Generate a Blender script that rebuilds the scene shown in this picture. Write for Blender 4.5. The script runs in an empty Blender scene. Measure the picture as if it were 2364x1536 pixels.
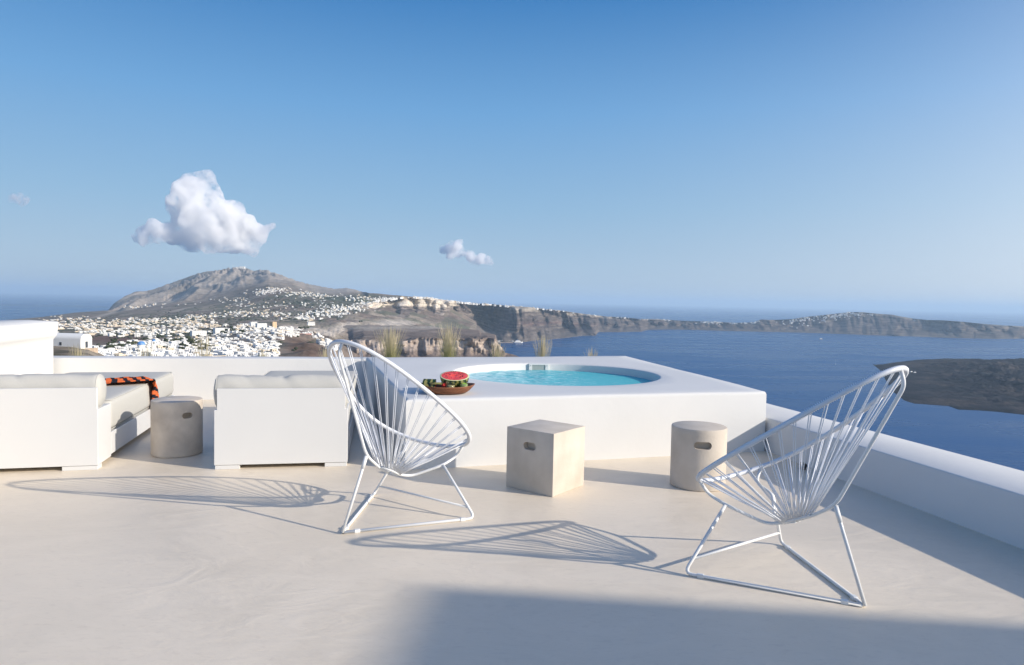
import bpy, bmesh, math, random
import numpy as np
from mathutils import Vector, Matrix

sc = bpy.context.scene
COL = sc.collection
rad = math.radians

# ------------------------------------------------------------------ camera
HC = 1.35                                   # eye height above the terrace floor
PITCH, ROLL = rad(-2.70), rad(1.13)
FPX, IW, IH = 1576.0, 2364.0, 1536.0        # focal length in photo pixels
_f = np.array([0, math.cos(PITCH), math.sin(PITCH)])
_r = np.array([1.0, 0, 0])
_u = np.cross(_r, _f)
R2 = _r * math.cos(ROLL) + _u * math.sin(ROLL)
U2 = -_r * math.sin(ROLL) + _u * math.cos(ROLL)
CAM = np.array([0.0, 0.0, HC])
cam = bpy.data.cameras.new('camera')
cam.sensor_width = 36.0
cam.lens = 36.0 * FPX / IW
cam.clip_start = 0.05
cam.clip_end = 400000
camo = bpy.data.objects.new('camera', cam)
m = Matrix(((R2[0], U2[0], -_f[0], 0), (R2[1], U2[1], -_f[1], 0), (R2[2], U2[2], -_f[2], HC), (0, 0, 0, 1)))
camo.matrix_world = m
COL.objects.link(camo)
sc.camera = camo

# ------------------------------------------------------------------ light
SUN_EL, SUN_AZ = rad(22.6), rad(-18.7)      # azimuth counted from +X towards +Y
SV = Vector((math.cos(SUN_EL) * math.cos(SUN_AZ), math.cos(SUN_EL) * math.sin(SUN_AZ), math.sin(SUN_EL)))
w = bpy.data.worlds.new('World')
sc.world = w
w.use_nodes = True
nt = w.node_tree
bg = nt.nodes['Background']
sky = nt.nodes.new('ShaderNodeTexSky')
sky.sky_type = 'NISHITA'
sky.sun_disc = False
sky.sun_elevation = SUN_EL
sky.sun_rotation = math.atan2(SV.x, SV.y)
sky.altitude = 0
sky.air_density = 1.0
sky.dust_density = 0.3
sky.ozone_density = 2.5
def lin(c): return [((v / 255) / 12.92 if v / 255 <= .04045 else ((v / 255 + .055) / 1.055) ** 2.4) for v in c]
EXPO = 0.36
BGS = 0.10
tcw = nt.nodes.new('ShaderNodeTexCoord')
sxw = nt.nodes.new('ShaderNodeSeparateXYZ')
nt.links.new(tcw.outputs['Generated'], sxw.inputs[0])
# colour of the clear sky by height above the horizon, the same all the way round
rampw = nt.nodes.new('ShaderNodeValToRGB')
SKY = [(0.0, (176, 196, 216)), (.05, (168, 195, 220)), (.13, (146, 186, 220)), (.26, (111, 167, 219)), (.42, (48, 122, 190)), (.70, (50, 106, 176)), (1.0, (50, 100, 166))]
el = rampw.color_ramp.elements
while len(el) < len(SKY): el.new(.5)
for e_, (p_, c_) in zip(el, SKY):
    e_.position = p_; k_ = lin(c_); e_.color = (*k_, 1)
nt.links.new(sxw.outputs['Z'], rampw.inputs[0])
gain = nt.nodes.new('ShaderNodeVectorMath'); gain.operation = 'SCALE'
gain.inputs['Scale'].default_value = 1.0 / (BGS * 2 ** EXPO)
nt.links.new(rampw.outputs[0], gain.inputs[0])
mixw = nt.nodes.new('ShaderNodeMix'); mixw.data_type = 'RGBA'
mixw.inputs[0].default_value = .06          # share of the physical sky model
nt.links.new(gain.outputs[0], mixw.inputs[6]); nt.links.new(sky.outputs[0], mixw.inputs[7])
# pale glow round the sun's side
dotw = nt.nodes.new('ShaderNodeVectorMath'); dotw.operation = 'DOT_PRODUCT'; dotw.inputs[1].default_value = SV
nt.links.new(tcw.outputs['Generated'], dotw.inputs[0])
gl1 = nt.nodes.new('ShaderNodeMapRange'); gl1.inputs[1].default_value = -.25; gl1.inputs[2].default_value = 1.0; gl1.inputs[3].default_value = 0; gl1.inputs[4].default_value = 1
nt.links.new(dotw.outputs['Value'], gl1.inputs[0])
gl2 = nt.nodes.new('ShaderNodeMath'); gl2.operation = 'POWER'; gl2.inputs[1].default_value = 4.6
nt.links.new(gl1.outputs[0], gl2.inputs[0])
gl3 = nt.nodes.new('ShaderNodeVectorMath'); gl3.operation = 'SCALE'; gl3.inputs[0].default_value = (20, 17.5, 14)
low1 = nt.nodes.new('ShaderNodeMapRange'); low1.inputs[1].default_value = 0; low1.inputs[2].default_value = 1.1; low1.inputs[3].default_value = 1; low1.inputs[4].default_value = 0
nt.links.new(sxw.outputs['Z'], low1.inputs[0])
low2 = nt.nodes.new('ShaderNodeMath'); low2.operation = 'POWER'; low2.inputs[1].default_value = 1.0
nt.links.new(low1.outputs[0], low2.inputs[0])
low3 = nt.nodes.new('ShaderNodeMath'); low3.operation = 'MULTIPLY'
nt.links.new(gl2.outputs[0], low3.inputs[0]); nt.links.new(low2.outputs[0], low3.inputs[1])
nt.links.new(low3.outputs[0], gl3.inputs['Scale'])
addw = nt.nodes.new('ShaderNodeVectorMath'); addw.operation = 'ADD'
nt.links.new(mixw.outputs[2], addw.inputs[0]); nt.links.new(gl3.outputs[0], addw.inputs[1])
# broad pale veil low in the sky on the sun's side
vz = nt.nodes.new('ShaderNodeMapRange'); vz.inputs[1].default_value = 0; vz.inputs[2].default_value = .40; vz.inputs[3].default_value = 1; vz.inputs[4].default_value = 0
nt.links.new(sxw.outputs['Z'], vz.inputs[0])
va = nt.nodes.new('ShaderNodeMapRange'); va.inputs[1].default_value = -.25; va.inputs[2].default_value = .9; va.inputs[3].default_value = 0; va.inputs[4].default_value = 1
nt.links.new(dotw.outputs['Value'], va.inputs[0])
va2 = nt.nodes.new('ShaderNodeMath'); va2.operation = 'POWER'; va2.inputs[1].default_value = 1.6
nt.links.new(va.outputs[0], va2.inputs[0])
vm = nt.nodes.new('ShaderNodeMath'); vm.operation = 'MULTIPLY'; nt.links.new(vz.outputs[0], vm.inputs[0]); nt.links.new(va2.outputs[0], vm.inputs[1])
vs_ = nt.nodes.new('ShaderNodeVectorMath'); vs_.operation = 'SCALE'; vs_.inputs[0].default_value = (5.2, 3.9, 2.6); nt.links.new(vm.outputs[0], vs_.inputs['Scale'])
ad2 = nt.nodes.new('ShaderNodeVectorMath'); ad2.operation = 'ADD'; nt.links.new(addw.outputs[0], ad2.inputs[0]); nt.links.new(vs_.outputs[0], ad2.inputs[1])
nt.links.new(ad2.outputs[0], bg.inputs[0])
bg.inputs[1].default_value = BGS
sun = bpy.data.lights.new('sun', 'SUN')
sun.energy = 3.95
sun.angle = rad(0.53)
sun.color = (1.0, 0.925, 0.825)
suno = bpy.data.objects.new('sun', sun)
suno.rotation_euler = SV.to_track_quat('Z', 'Y').to_euler()
suno.location = (30, -10, 20)
COL.objects.link(suno)
sc.view_settings.view_transform = 'Standard'
sc.view_settings.look = 'None'
sc.view_settings.exposure = EXPO
sc.view_settings.gamma = 1.0
sc.view_settings.use_curve_mapping = False
sc.render.engine = 'CYCLES'
sc.cycles.use_denoising = True
sc.cycles.max_bounces = 16
sc.cycles.diffuse_bounces = 4
sc.cycles.transparent_max_bounces = 12
sc.cycles.volume_bounces = 14
sc.cycles.volume_step_rate = 2.0
sc.cycles.sample_clamp_indirect = 8.0

# ------------------------------------------------------------------ helpers
def ray(x, y):
    x = np.asarray(x, float); y = np.asarray(y, float)
    a = (x - IW / 2) / FPX; b = (y - IH / 2) / FPX
    return a[..., None] * R2 - b[..., None] * U2 + _f
def pt(x, y, r):
    """world point in the viewing direction of photo pixel x,y at horizontal distance r"""
    d = ray(x, y)
    h = np.hypot(d[..., 0], d[..., 1])
    return CAM + d * (np.asarray(r, float) / h)[..., None]
def dep(x, y):
    d = ray(x, y)
    return d[..., 2] / np.hypot(d[..., 0], d[..., 1])

def tag(o, label=None, cat=None, group=None, kind=None):
    if label: o['label'] = label
    if cat: o['category'] = cat
    if group: o['group'] = group
    if kind: o['kind'] = kind
    return o
def empty(name, label, cat, loc=(0, 0, 0), rz=0.0, group=None):
    o = bpy.data.objects.new(name, None)
    COL.objects.link(o)
    o.location = loc; o.rotation_euler = (0, 0, rz)
    o.empty_display_size = 0.1
    return tag(o, label, cat, group)
def link(name, me, mats, parent=None, smooth=False):
    if not isinstance(mats, (list, tuple)): mats = [mats]
    if not me.materials:
        for k in mats: me.materials.append(k)
    o = bpy.data.objects.new(name, me)
    COL.objects.link(o)
    if parent: o.parent = parent
    if smooth:
        me.polygons.foreach_set('use_smooth', [True] * len(me.polygons))
    return o

class MB:
    """collects vertices and faces, then links them as one mesh object"""
    def __init__(s): s.v = []; s.f = []; s.mi = []
    def add(s, vs, fs, mi=0):
        n = len(s.v)
        s.v.extend([tuple(map(float, p)) for p in vs])
        s.f.extend([tuple(n + i for i in f) for f in fs])
        s.mi.extend([mi] * len(fs))
    def box(s, lo, hi, mi=0, M=None):
        x0, y0, z0 = lo; x1, y1, z1 = hi
        vs = [(x0, y0, z0), (x1, y0, z0), (x1, y1, z0), (x0, y1, z0), (x0, y0, z1), (x1, y0, z1), (x1, y1, z1), (x0, y1, z1)]
        if M is not None: vs = [M @ Vector(p) for p in vs]
        s.add(vs, [(0, 3, 2, 1), (4, 5, 6, 7), (0, 1, 5, 4), (1, 2, 6, 5), (2, 3, 7, 6), (3, 0, 4, 7)], mi)
    def rows(s, rows, closed=True, cap0=False, cap1=False, mi=0):
        """skin a list of equal-length loops"""
        n = len(rows[0]); vs = [p for r in rows for p in r]; fs = []
        for i in range(len(rows) - 1):
            for j in range(n if closed else n - 1):
                k = (j + 1) % n
                fs.append((i * n + j, i * n + k, (i + 1) * n + k, (i + 1) * n + j))
        if cap0: fs.append(tuple(reversed(range(n))))
        if cap1: fs.append(tuple((len(rows) - 1) * n + j for j in range(n)))
        s.add(vs, fs, mi)
    def tube(s, pts, r, n=8, cap=True, closed=False, mi=0, rfun=None):
        P = [Vector(p) for p in pts]; L = len(P)
        tang = []
        for i in range(L):
            if closed: t = P[(i + 1) % L] - P[i - 1]
            else: t = P[min(i + 1, L - 1)] - P[max(i - 1, 0)]
            tang.append(t.normalized())
        up = Vector((0, 0, 1)) if abs(tang[0].z) < 0.9 else Vector((1, 0, 0))
        nrm = (up - tang[0] * up.dot(tang[0])).normalized()
        rows = []
        for i in range(L):
            nrm = (nrm - tang[i] * nrm.dot(tang[i])).normalized()
            b = tang[i].cross(nrm)
            rr = rfun(i) if rfun else r
            rows.append([P[i] + (nrm * math.cos(2 * math.pi * k / n) + b * math.sin(2 * math.pi * k / n)) * rr for k in range(n)])
        if closed: rows.append(rows[0])
        s.rows(rows, True, cap and not closed, cap and not closed, mi)
    def mesh(s, name):
        me = bpy.data.meshes.new(name)
        me.from_pydata(s.v, [], s.f)
        if any(s.mi): me.polygons.foreach_set('material_index', s.mi)
        me.validate(); me.update()
        return me
    def build(s, name, mats, parent=None, smooth=False, bevel=0.0, seg=2):
        me = s.mesh(name)
        if bevel:
            bm = bmesh.new(); bm.from_mesh(me)
            bmesh.ops.recalc_face_normals(bm, faces=bm.faces)
            ed = [e for e in bm.edges if len(e.link_faces) == 2 and e.calc_face_angle() > 0.5]
            bmesh.ops.bevel(bm, geom=ed, offset=bevel, segments=seg, affect='EDGES', profile=0.5)
            bm.to_mesh(me); bm.free()
        o = link(name, me, mats, parent, smooth)
        if smooth and bevel:
            try: me.set_sharp_from_angle(angle=rad(40))
            except Exception: pass
        return o

def fillet(pts, r, n=5):
    P = [Vector(p) for p in pts]; out = [P[0]]
    for i in range(1, len(P) - 1):
        a, b, c = P[i - 1], P[i], P[i + 1]
        d = min(r, (a - b).length * .45, (c - b).length * .45)
        p, q = b + (a - b).normalized() * d, b + (c - b).normalized() * d
        for k in range(n + 1):
            t = k / n
            out.append(p * (1 - t) ** 2 + b * 2 * t * (1 - t) + q * t * t)
    out.append(P[-1])
    return out

# vectorised value noise
def _hash(ix, iy, iz, seed):
    h = (ix.astype(np.int64) * 374761393 + iy.astype(np.int64) * 668265263 + iz.astype(np.int64) * 2147483647 + seed * 974634757) & 0xffffffff
    h = ((h ^ (h >> 13)) * 1274126177) & 0xffffffff
    h = (h ^ (h >> 16)) & 0xffffffff
    return h / 4294967295.0
def vnoise(x, y, z=None, seed=0):
    x = np.asarray(x, float); y = np.asarray(y, float)
    z = np.zeros_like(x) if z is None else np.asarray(z, float)
    ix, iy, iz = np.floor(x), np.floor(y), np.floor(z)
    fx, fy, fz = x - ix, y - iy, z - iz
    u, v, q = (t * t * t * (t * (t * 6 - 15) + 10) for t in (fx, fy, fz))
    o = 0
    for a in (0, 1):
        for b in (0, 1):
            for c in (0, 1):
                o = o + _hash(ix + a, iy + b, iz + c, seed) * (u if a else 1 - u) * (v if b else 1 - v) * (q if c else 1 - q)
    return o * 2 - 1
def fbm(x, y, z=None, oct=4, seed=0):
    s = 0; a = 1; tot = 0
    for k in range(oct):
        s = s + a * vnoise(x * 2 ** k, y * 2 ** k, None if z is None else z * 2 ** k, seed + k * 17); tot += a; a *= .5
    return s / tot
def ridged(x, y, z=None, oct=3, seed=0):
    s = 0; a = 1; tot = 0
    for k in range(oct):
        s = s + a * (1 - np.abs(vnoise(x * 2 ** k, y * 2 ** k, None if z is None else z * 2 ** k, seed + k * 17)) * 2); tot += a; a *= .5
    return s / tot

# ------------------------------------------------------------------ materials
def mat(name, col, rough=.5, spec=.5, var=0.0, vscale=5.0, bump=0.0, bscale=50.0, coord='Object', col2=None, detail=5.0, stretch=None, metallic=0.0, rvar=0.0, bdist=.01):
    M = bpy.data.materials.new(name); M.use_nodes = True
    N = M.node_tree; L = N.links; P = N.nodes['Principled BSDF']
    P.inputs['Base Color'].default_value = (*col, 1)
    P.inputs['Roughness'].default_value = rough
    P.inputs['Specular IOR Level'].default_value = spec
    P.inputs['Metallic'].default_value = metallic
    tc = N.nodes.new('ShaderNodeTexCoord')
    src = tc.outputs[coord]
    if stretch:
        mp = N.nodes.new('ShaderNodeMapping'); mp.inputs['Scale'].default_value = stretch
        L.new(src, mp.inputs[0]); src = mp.outputs[0]
    if var or col2:
        nz = N.nodes.new('ShaderNodeTexNoise'); nz.inputs['Scale'].default_value = vscale; nz.inputs['Detail'].default_value = detail
        L.new(src, nz.inputs['Vector'])
        mr = N.nodes.new('ShaderNodeMapRange'); mr.inputs[1].default_value = .3; mr.inputs[2].default_value = .7
        L.new(nz.outputs['Fac'], mr.inputs[0])
        mx = N.nodes.new('ShaderNodeMix'); mx.data_type = 'RGBA'
        c2 = col2 or tuple(c * (1 - var) for c in col)
        c1 = col if col2 else tuple(min(1, c * (1 + var)) for c in col)
        mx.inputs[6].default_value = (*c1, 1); mx.inputs[7].default_value = (*c2, 1)
        L.new(mr.outputs[0], mx.inputs[0]); L.new(mx.outputs[2], P.inputs['Base Color'])
        if rvar:
            m2 = N.nodes.new('ShaderNodeMapRange'); m2.inputs[1].default_value = .3; m2.inputs[2].default_value = .7
            m2.inputs[3].default_value = rough - rvar; m2.inputs[4].default_value = rough + rvar
            L.new(nz.outputs['Fac'], m2.inputs[0]); L.new(m2.outputs[0], P.inputs['Roughness'])
    if bump:
        nb = N.nodes.new('ShaderNodeTexNoise'); nb.inputs['Scale'].default_value = bscale; nb.inputs['Detail'].default_value = 6
        L.new(src, nb.inputs['Vector'])
        b = N.nodes.new('ShaderNodeBump'); b.inputs['Strength'].default_value = bump; b.inputs['Distance'].default_value = bdist
        L.new(nb.outputs['Fac'], b.inputs['Height']); L.new(b.outputs[0], P.inputs['Normal'])
    return M

def floor_mat():
    M = bpy.data.materials.new('trowelled_cement'); M.use_nodes = True
    N = M.node_tree; L = N.links; P = N.nodes['Principled BSDF']
    tc = N.nodes.new('ShaderNodeTexCoord')
    def noise(scale, detail=5, dist=0.0, sx=(1, 1, 1)):
        mp = N.nodes.new('ShaderNodeMapping'); mp.inputs['Scale'].default_value = sx
        L.new(tc.outputs['Object'], mp.inputs[0])
        n = N.nodes.new('ShaderNodeTexNoise'); n.inputs['Scale'].default_value = scale; n.inputs['Detail'].default_value = detail
        n.inputs['Distortion'].default_value = dist
        L.new(mp.outputs[0], n.inputs['Vector']); return n.outputs['Fac']
    def ramp(fac, a, b, lo, hi):
        m = N.nodes.new('ShaderNodeMapRange'); m.inputs[1].default_value = a; m.inputs[2].default_value = b
        m.inputs[3].default_value = lo; m.inputs[4].default_value = hi
        L.new(fac, m.inputs[0]); return m.outputs[0]
    def mix(f, a, b):
        m = N.nodes.new('ShaderNodeMix'); m.data_type = 'RGBA'
        L.new(f, m.inputs[0])
        for i, c in ((6, a), (7, b)):
            if isinstance(c, tuple): m.inputs[i].default_value = (*c, 1)
            else: L.new(c, m.inputs[i])
        return m.outputs[2]
    big = noise(.75, 5, 1.2); trowel = noise(2.3, 7, 3.0, (1, 1.7, 1)); fine = noise(19, 6, 1.0, (1, 2.5, 1))
    c = mix(ramp(big, .32, .68, 0, 1), (.80, .69, .54), (.71, .612, .475))
    c = mix(ramp(trowel, .42, .70, 0, .42), c, (.82, .72, .58))
    c = mix(ramp(fine, .55, .75, 0, .30), c, (.58, .485, .385))
    L.new(c, P.inputs['Base Color'])
    L.new(ramp(trowel, .3, .7, .36, .52), P.inputs['Roughness'])
    P.inputs['Specular IOR Level'].default_value = .4
    ad = N.nodes.new('ShaderNodeMath'); ad.operation = 'MULTIPLY_ADD'; ad.inputs[1].default_value = .25
    L.new(fine, ad.inputs[0]); L.new(trowel, ad.inputs[2])
    b = N.nodes.new('ShaderNodeBump'); b.inputs['Strength'].default_value = .3; b.inputs['Distance'].default_value = .012
    L.new(ad.outputs[0], b.inputs['Height']); L.new(b.outputs[0], P.inputs['Normal'])
    return M

M_FLOOR = floor_mat()
M_PLASTER = mat('white_plaster', (.665, .66, .64), .75, .3, var=.03, vscale=1.6, bump=.13, bscale=18, bdist=.008)
M_LACQ = mat('white_lacquer', (.665, .66, .642), .38, .4, var=.012, vscale=3)
M_FABRIC = mat('grey_outdoor_fabric', (.50, .488, .45), .9, .15, var=.05, vscale=260, bump=.3, bscale=600, detail=2, bdist=.002)
M_PIPING = mat('seam_piping', (.50, .49, .45), .9, .1)
M_CONC = mat('cast_concrete', (.70, .615, .51), .8, .25, bump=.35, bscale=60, col2=(.50, .43, .355), vscale=6, detail=9, bdist=.004)
M_CONC_PALE = mat('pale_cast_concrete', (.62, .555, .475), .8, .25, bump=.35, bscale=60, col2=(.50, .44, .365), vscale=5, detail=9, bdist=.004)
M_CAVITY = mat('handle_cavity', (.42, .375, .32), .85, .2, var=.2, vscale=20)
M_STEEL = mat('white_powder_coat', (.74, .74, .725), .35, .5, var=.01, vscale=30)
M_CORD = mat('white_vinyl_cord', (.76, .775, .80), .28, .5, var=.02, vscale=40)
M_PAD = mat('clear_plastic', (.74, .74, .72), .3, .5)
M_WOOD = mat('carved_wood', (.25, .10, .045), .55, .35, col2=(.15, .052, .022), vscale=9, stretch=(1, 5, 7), bump=.3, bscale=30, bdist=.003)
M_BLACK = mat('black_metal', (.02, .02, .022), .4)
M_SHADOWGAP = mat('dark_underside', (.10, .09, .08), .8)
M_SOIL = mat('planter_soil', (.17, .13, .10), .95, .1, var=.3, vscale=9)
M_GLASSRIM = None

# ------------------------------------------------------------------ far land
TERR = []
def terr_mat(name, bump=.6, bscale=.02, var=.22, vscale=.012, fine=.06):
    M = bpy.data.materials.new(name); M.use_nodes = True
    N = M.node_tree; L = N.links; P = N.nodes['Principled BSDF']
    P.inputs['Roughness'].default_value = .95; P.inputs['Specular IOR Level'].default_value = .1
    at = N.nodes.new('ShaderNodeAttribute'); at.attribute_name = 'geology'
    g = N.nodes.new('ShaderNodeNewGeometry')
    n1 = N.nodes.new('ShaderNodeTexNoise'); n1.inputs['Scale'].default_value = vscale; n1.inputs['Detail'].default_value = 8
    n2 = N.nodes.new('ShaderNodeTexNoise'); n2.inputs['Scale'].default_value = fine; n2.inputs['Detail'].default_value = 4
    L.new(g.outputs['Position'], n1.inputs['Vector']); L.new(g.outputs['Position'], n2.inputs['Vector'])
    ad = N.nodes.new('ShaderNodeMath'); ad.operation = 'ADD'; L.new(n1.outputs['Fac'], ad.inputs[0]); L.new(n2.outputs['Fac'], ad.inputs[1])
    mr = N.nodes.new('ShaderNodeMapRange'); mr.inputs[1].default_value = .7; mr.inputs[2].default_value = 1.3
    mr.inputs[3].default_value = 1 - var; mr.inputs[4].default_value = 1 + var
    L.new(ad.outputs[0], mr.inputs[0])
    mx = N.nodes.new('ShaderNodeVectorMath'); mx.operation = 'SCALE'
    L.new(at.outputs['Color'], mx.inputs[0]); L.new(mr.outputs[0], mx.inputs['Scale'])
    L.new(mx.outputs[0], P.inputs['Base Color'])
    b = N.nodes.new('ShaderNodeBump'); b.inputs['Strength'].default_value = bump; b.inputs['Distance'].default_value = 6.0
    nb = N.nodes.new('ShaderNodeTexNoise'); nb.inputs['Scale'].default_value = bscale; nb.inputs['Detail'].default_value = 6
    L.new(g.outputs['Position'], nb.inputs['Vector']); L.new(nb.outputs['Fac'], b.inputs['Height']); L.new(b.outputs[0], P.inputs['Normal'])
    return M
M_TERR = terr_mat('dry_island_ground', .8, .03, .38, .015, .10)
M_LAVA = terr_mat('rough_lava', 1.0, .05, .65, .02, .11)

def curve(pts):
    a = np.array(pts, float)
    return lambda x: np.interp(x, a[:, 0], a[:, 1])
def loft(rows, xs, sub):
    """rows: list of (y(x), r(x)); returns grids of photo x,y and distance"""
    X, Y, Rr = [], [], []
    ys = [r[0](xs) for r in rows]; rs = [r[1](xs) for r in rows]
    for i in range(len(rows) - 1):
        n = sub[i]
        for k in range(n):
            t = k / n
            Y.append(ys[i] * (1 - t) + ys[i + 1] * t)
            Rr.append(rs[i] * (rs[i + 1] / rs[i]) ** t)
    Y.append(ys[-1]); Rr.append(rs[-1])
    Y = np.array(Y); Rr = np.array(Rr); X = np.broadcast_to(xs, Y.shape)
    return X, Y, Rr
def grid_mesh(name, P, colr, mt):
    nr, nc = P.shape[:2]
    me = bpy.data.meshes.new(name)
    idx = np.arange(nr * nc).reshape(nr, nc)
    f = np.stack([idx[:-1, :-1], idx[:-1, 1:], idx[1:, 1:], idx[1:, :-1]], -1).reshape(-1, 4)
    me.vertices.add(nr * nc); me.vertices.foreach_set('co', P.reshape(-1).astype(np.float32))
    me.loops.add(f.size); me.loops.foreach_set('vertex_index', f.reshape(-1).astype(np.int32))
    me.polygons.add(len(f)); me.polygons.foreach_set('loop_start', np.arange(0, f.size, 4, dtype=np.int32))
    me.polygons.foreach_set('loop_total', np.full(len(f), 4, np.int32))
    me.update(calc_edges=True); me.validate()
    at = me.color_attributes.new('geology', 'FLOAT_COLOR', 'POINT')
    c = np.ones((nr * nc, 4), np.float32); c[:, :3] = colr.reshape(-1, 3)
    at.data.foreach_set('color', c.reshape(-1))
    o = link(name, me, mt, None, True)
    tag(o, kind='structure')
    return o
def blob(X, Y, cx, cy, sx, sy, ang=0.0):
    c, s = math.cos(rad(ang)), math.sin(rad(ang))
    dx, dy = X - cx, Y - cy
    return np.exp(-(((dx * c + dy * s) / sx) ** 2 + ((-dx * s + dy * c) / sy) ** 2))
def mixc(c, f, col):
    f = np.clip(f, 0, 1)[..., None]
    return c * (1 - f) + np.array(col) * f
SEA = -300.0
def sea_r(x, y):
    return (SEA - HC) / dep(x, y)

SKYLINE = [(250, 717), (262, 703), (290, 687), (310, 679), (340, 674), (360, 667), (400, 652), (440, 638), (470, 627), (480, 625), (500, 624), (530, 620), (548, 616.5), (570, 620), (585, 626), (600, 625), (612, 626), (640, 634), (670, 645), (690, 652), (720, 660), (750, 664), (775, 666), (800, 664), (820, 668), (832, 673), (850, 676), (870, 678), (900, 684), (960, 687), (990, 687), (1020, 692), (1060, 697), (1100, 701)]
hold = lambda v: (lambda x: np.full_like(np.asarray(x, float), v))
# -- island terrain: the plain, the town ridge, the mountain
A_rows = [
    (hold(1500), hold(22)), (hold(1050), hold(70)), (hold(905), hold(300)),
    (curve([(770, 838), (830, 880)]), hold(740)), (curve([(770, 815), (830, 872)]), hold(960)), (curve([(765, 795), (830, 862)]), curve([(-350, 1300), (500, 1250), (700, 1150), (1100, 1600)])),
    (curve([(-350, 776), (0, 776), (500, 775), (560, 766), (640, 765), (720, 772), (775, 778), (840, 806), (1100, 812)]), curve([(-350, 1900), (500, 1700), (640, 1400), (760, 1700), (840, 2300), (1100, 2300)])),
    (curve([(-350, 763), (0, 762), (250, 760), (500, 757), (640, 752), (780, 757), (860, 768), (960, 776), (1100, 795)]), curve([(-350, 2900), (500, 2500), (640, 2100), (860, 3000), (1100, 3000)])),
    (curve([(-350, 754), (0, 748), (100, 744), (250, 740), (500, 735), (700, 735), (820, 738), (900, 746), (960, 758), (1100, 784)]), curve([(-350, 4300), (250, 4000), (700, 3300), (1100, 3700)])),
    (curve([(-350, 748), (0, 741), (100, 733), (170, 725), (250, 722), (400, 716), (600, 708), (760, 712), (820, 716), (870, 727), (960, 746), (1100, 781)]), curve([(-350, 6200), (0, 6500), (170, 6000), (400, 5000), (760, 4100), (1100, 4300)])),
    (curve([(-350, 747.5), (0, 740.5), (100, 732), (170, 722.5), (250, 717), (300, 710), (400, 702), (480, 694), (540, 684), (585, 672), (620, 664), (650, 666), (690, 672), (740, 679), (790, 683), (830, 684), (860, 700), (960, 720), (1100, 752)]), curve([(-350, 7000), (170, 6900), (300, 6300), (600, 5400), (800, 5000), (860, 4700), (1100, 4700)])),
    (curve([(-350, 747), (0, 740), (100, 731.5), (170, 722), (250, 717)] + SKYLINE[1:28] + [(1010, 692), (1040, 706), (1100, 745)]), curve([(-350, 7300), (170, 7300), (260, 7800), (400, 8400), (700, 8400), (830, 6500), (850, 5400), (1100, 5200)])),
    (curve([(-350, 760), (0, 750), (170, 735), (250, 730), (548, 640), (830, 690), (1000, 715), (1100, 760)]), curve([(-350, 8200), (260, 8700), (400, 9600), (700, 9600), (830, 7500), (1100, 6300)])),
    (curve([(-350, 790), (250, 770), (1100, 770)]), curve([(-350, 9200), (400, 10800), (1100, 7300)])),
]
xsA = np.arange(-350, 1101, 2.5)
XA, YA, RA = loft(A_rows, xsA, [4, 6, 10, 14, 14, 18, 16, 18, 18, 18, 36, 6, 4])
PA = pt(XA, YA, RA)
wx, wy = PA[..., 0], PA[..., 1]
mtn = np.clip((RA - 5600) / 900, 0, 1) * np.clip((XA - 235) / 40, 0, 1)
edge = 1 - np.clip((9.0 - np.abs(YA - A_rows[11][0](XA))) / 9.0, 0, 1) * .75
rug = np.clip((XA - 640) / 60, 0, 1) * np.clip((5200 - RA) / 900, 0, 1)
PA[..., 2] += fbm(wx / 160, wy / 160, oct=4, seed=3) * np.clip(RA / 500, 0, 1) * np.where(XA < 250, 2.0, 4.5) * (1 - mtn)
PA[..., 2] += rug * (fbm(wx / 120, wy / 120, oct=5, seed=13) * 13 + ridged(wx / 70, wy / 70, oct=3, seed=14) * 5 - 4)
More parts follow.
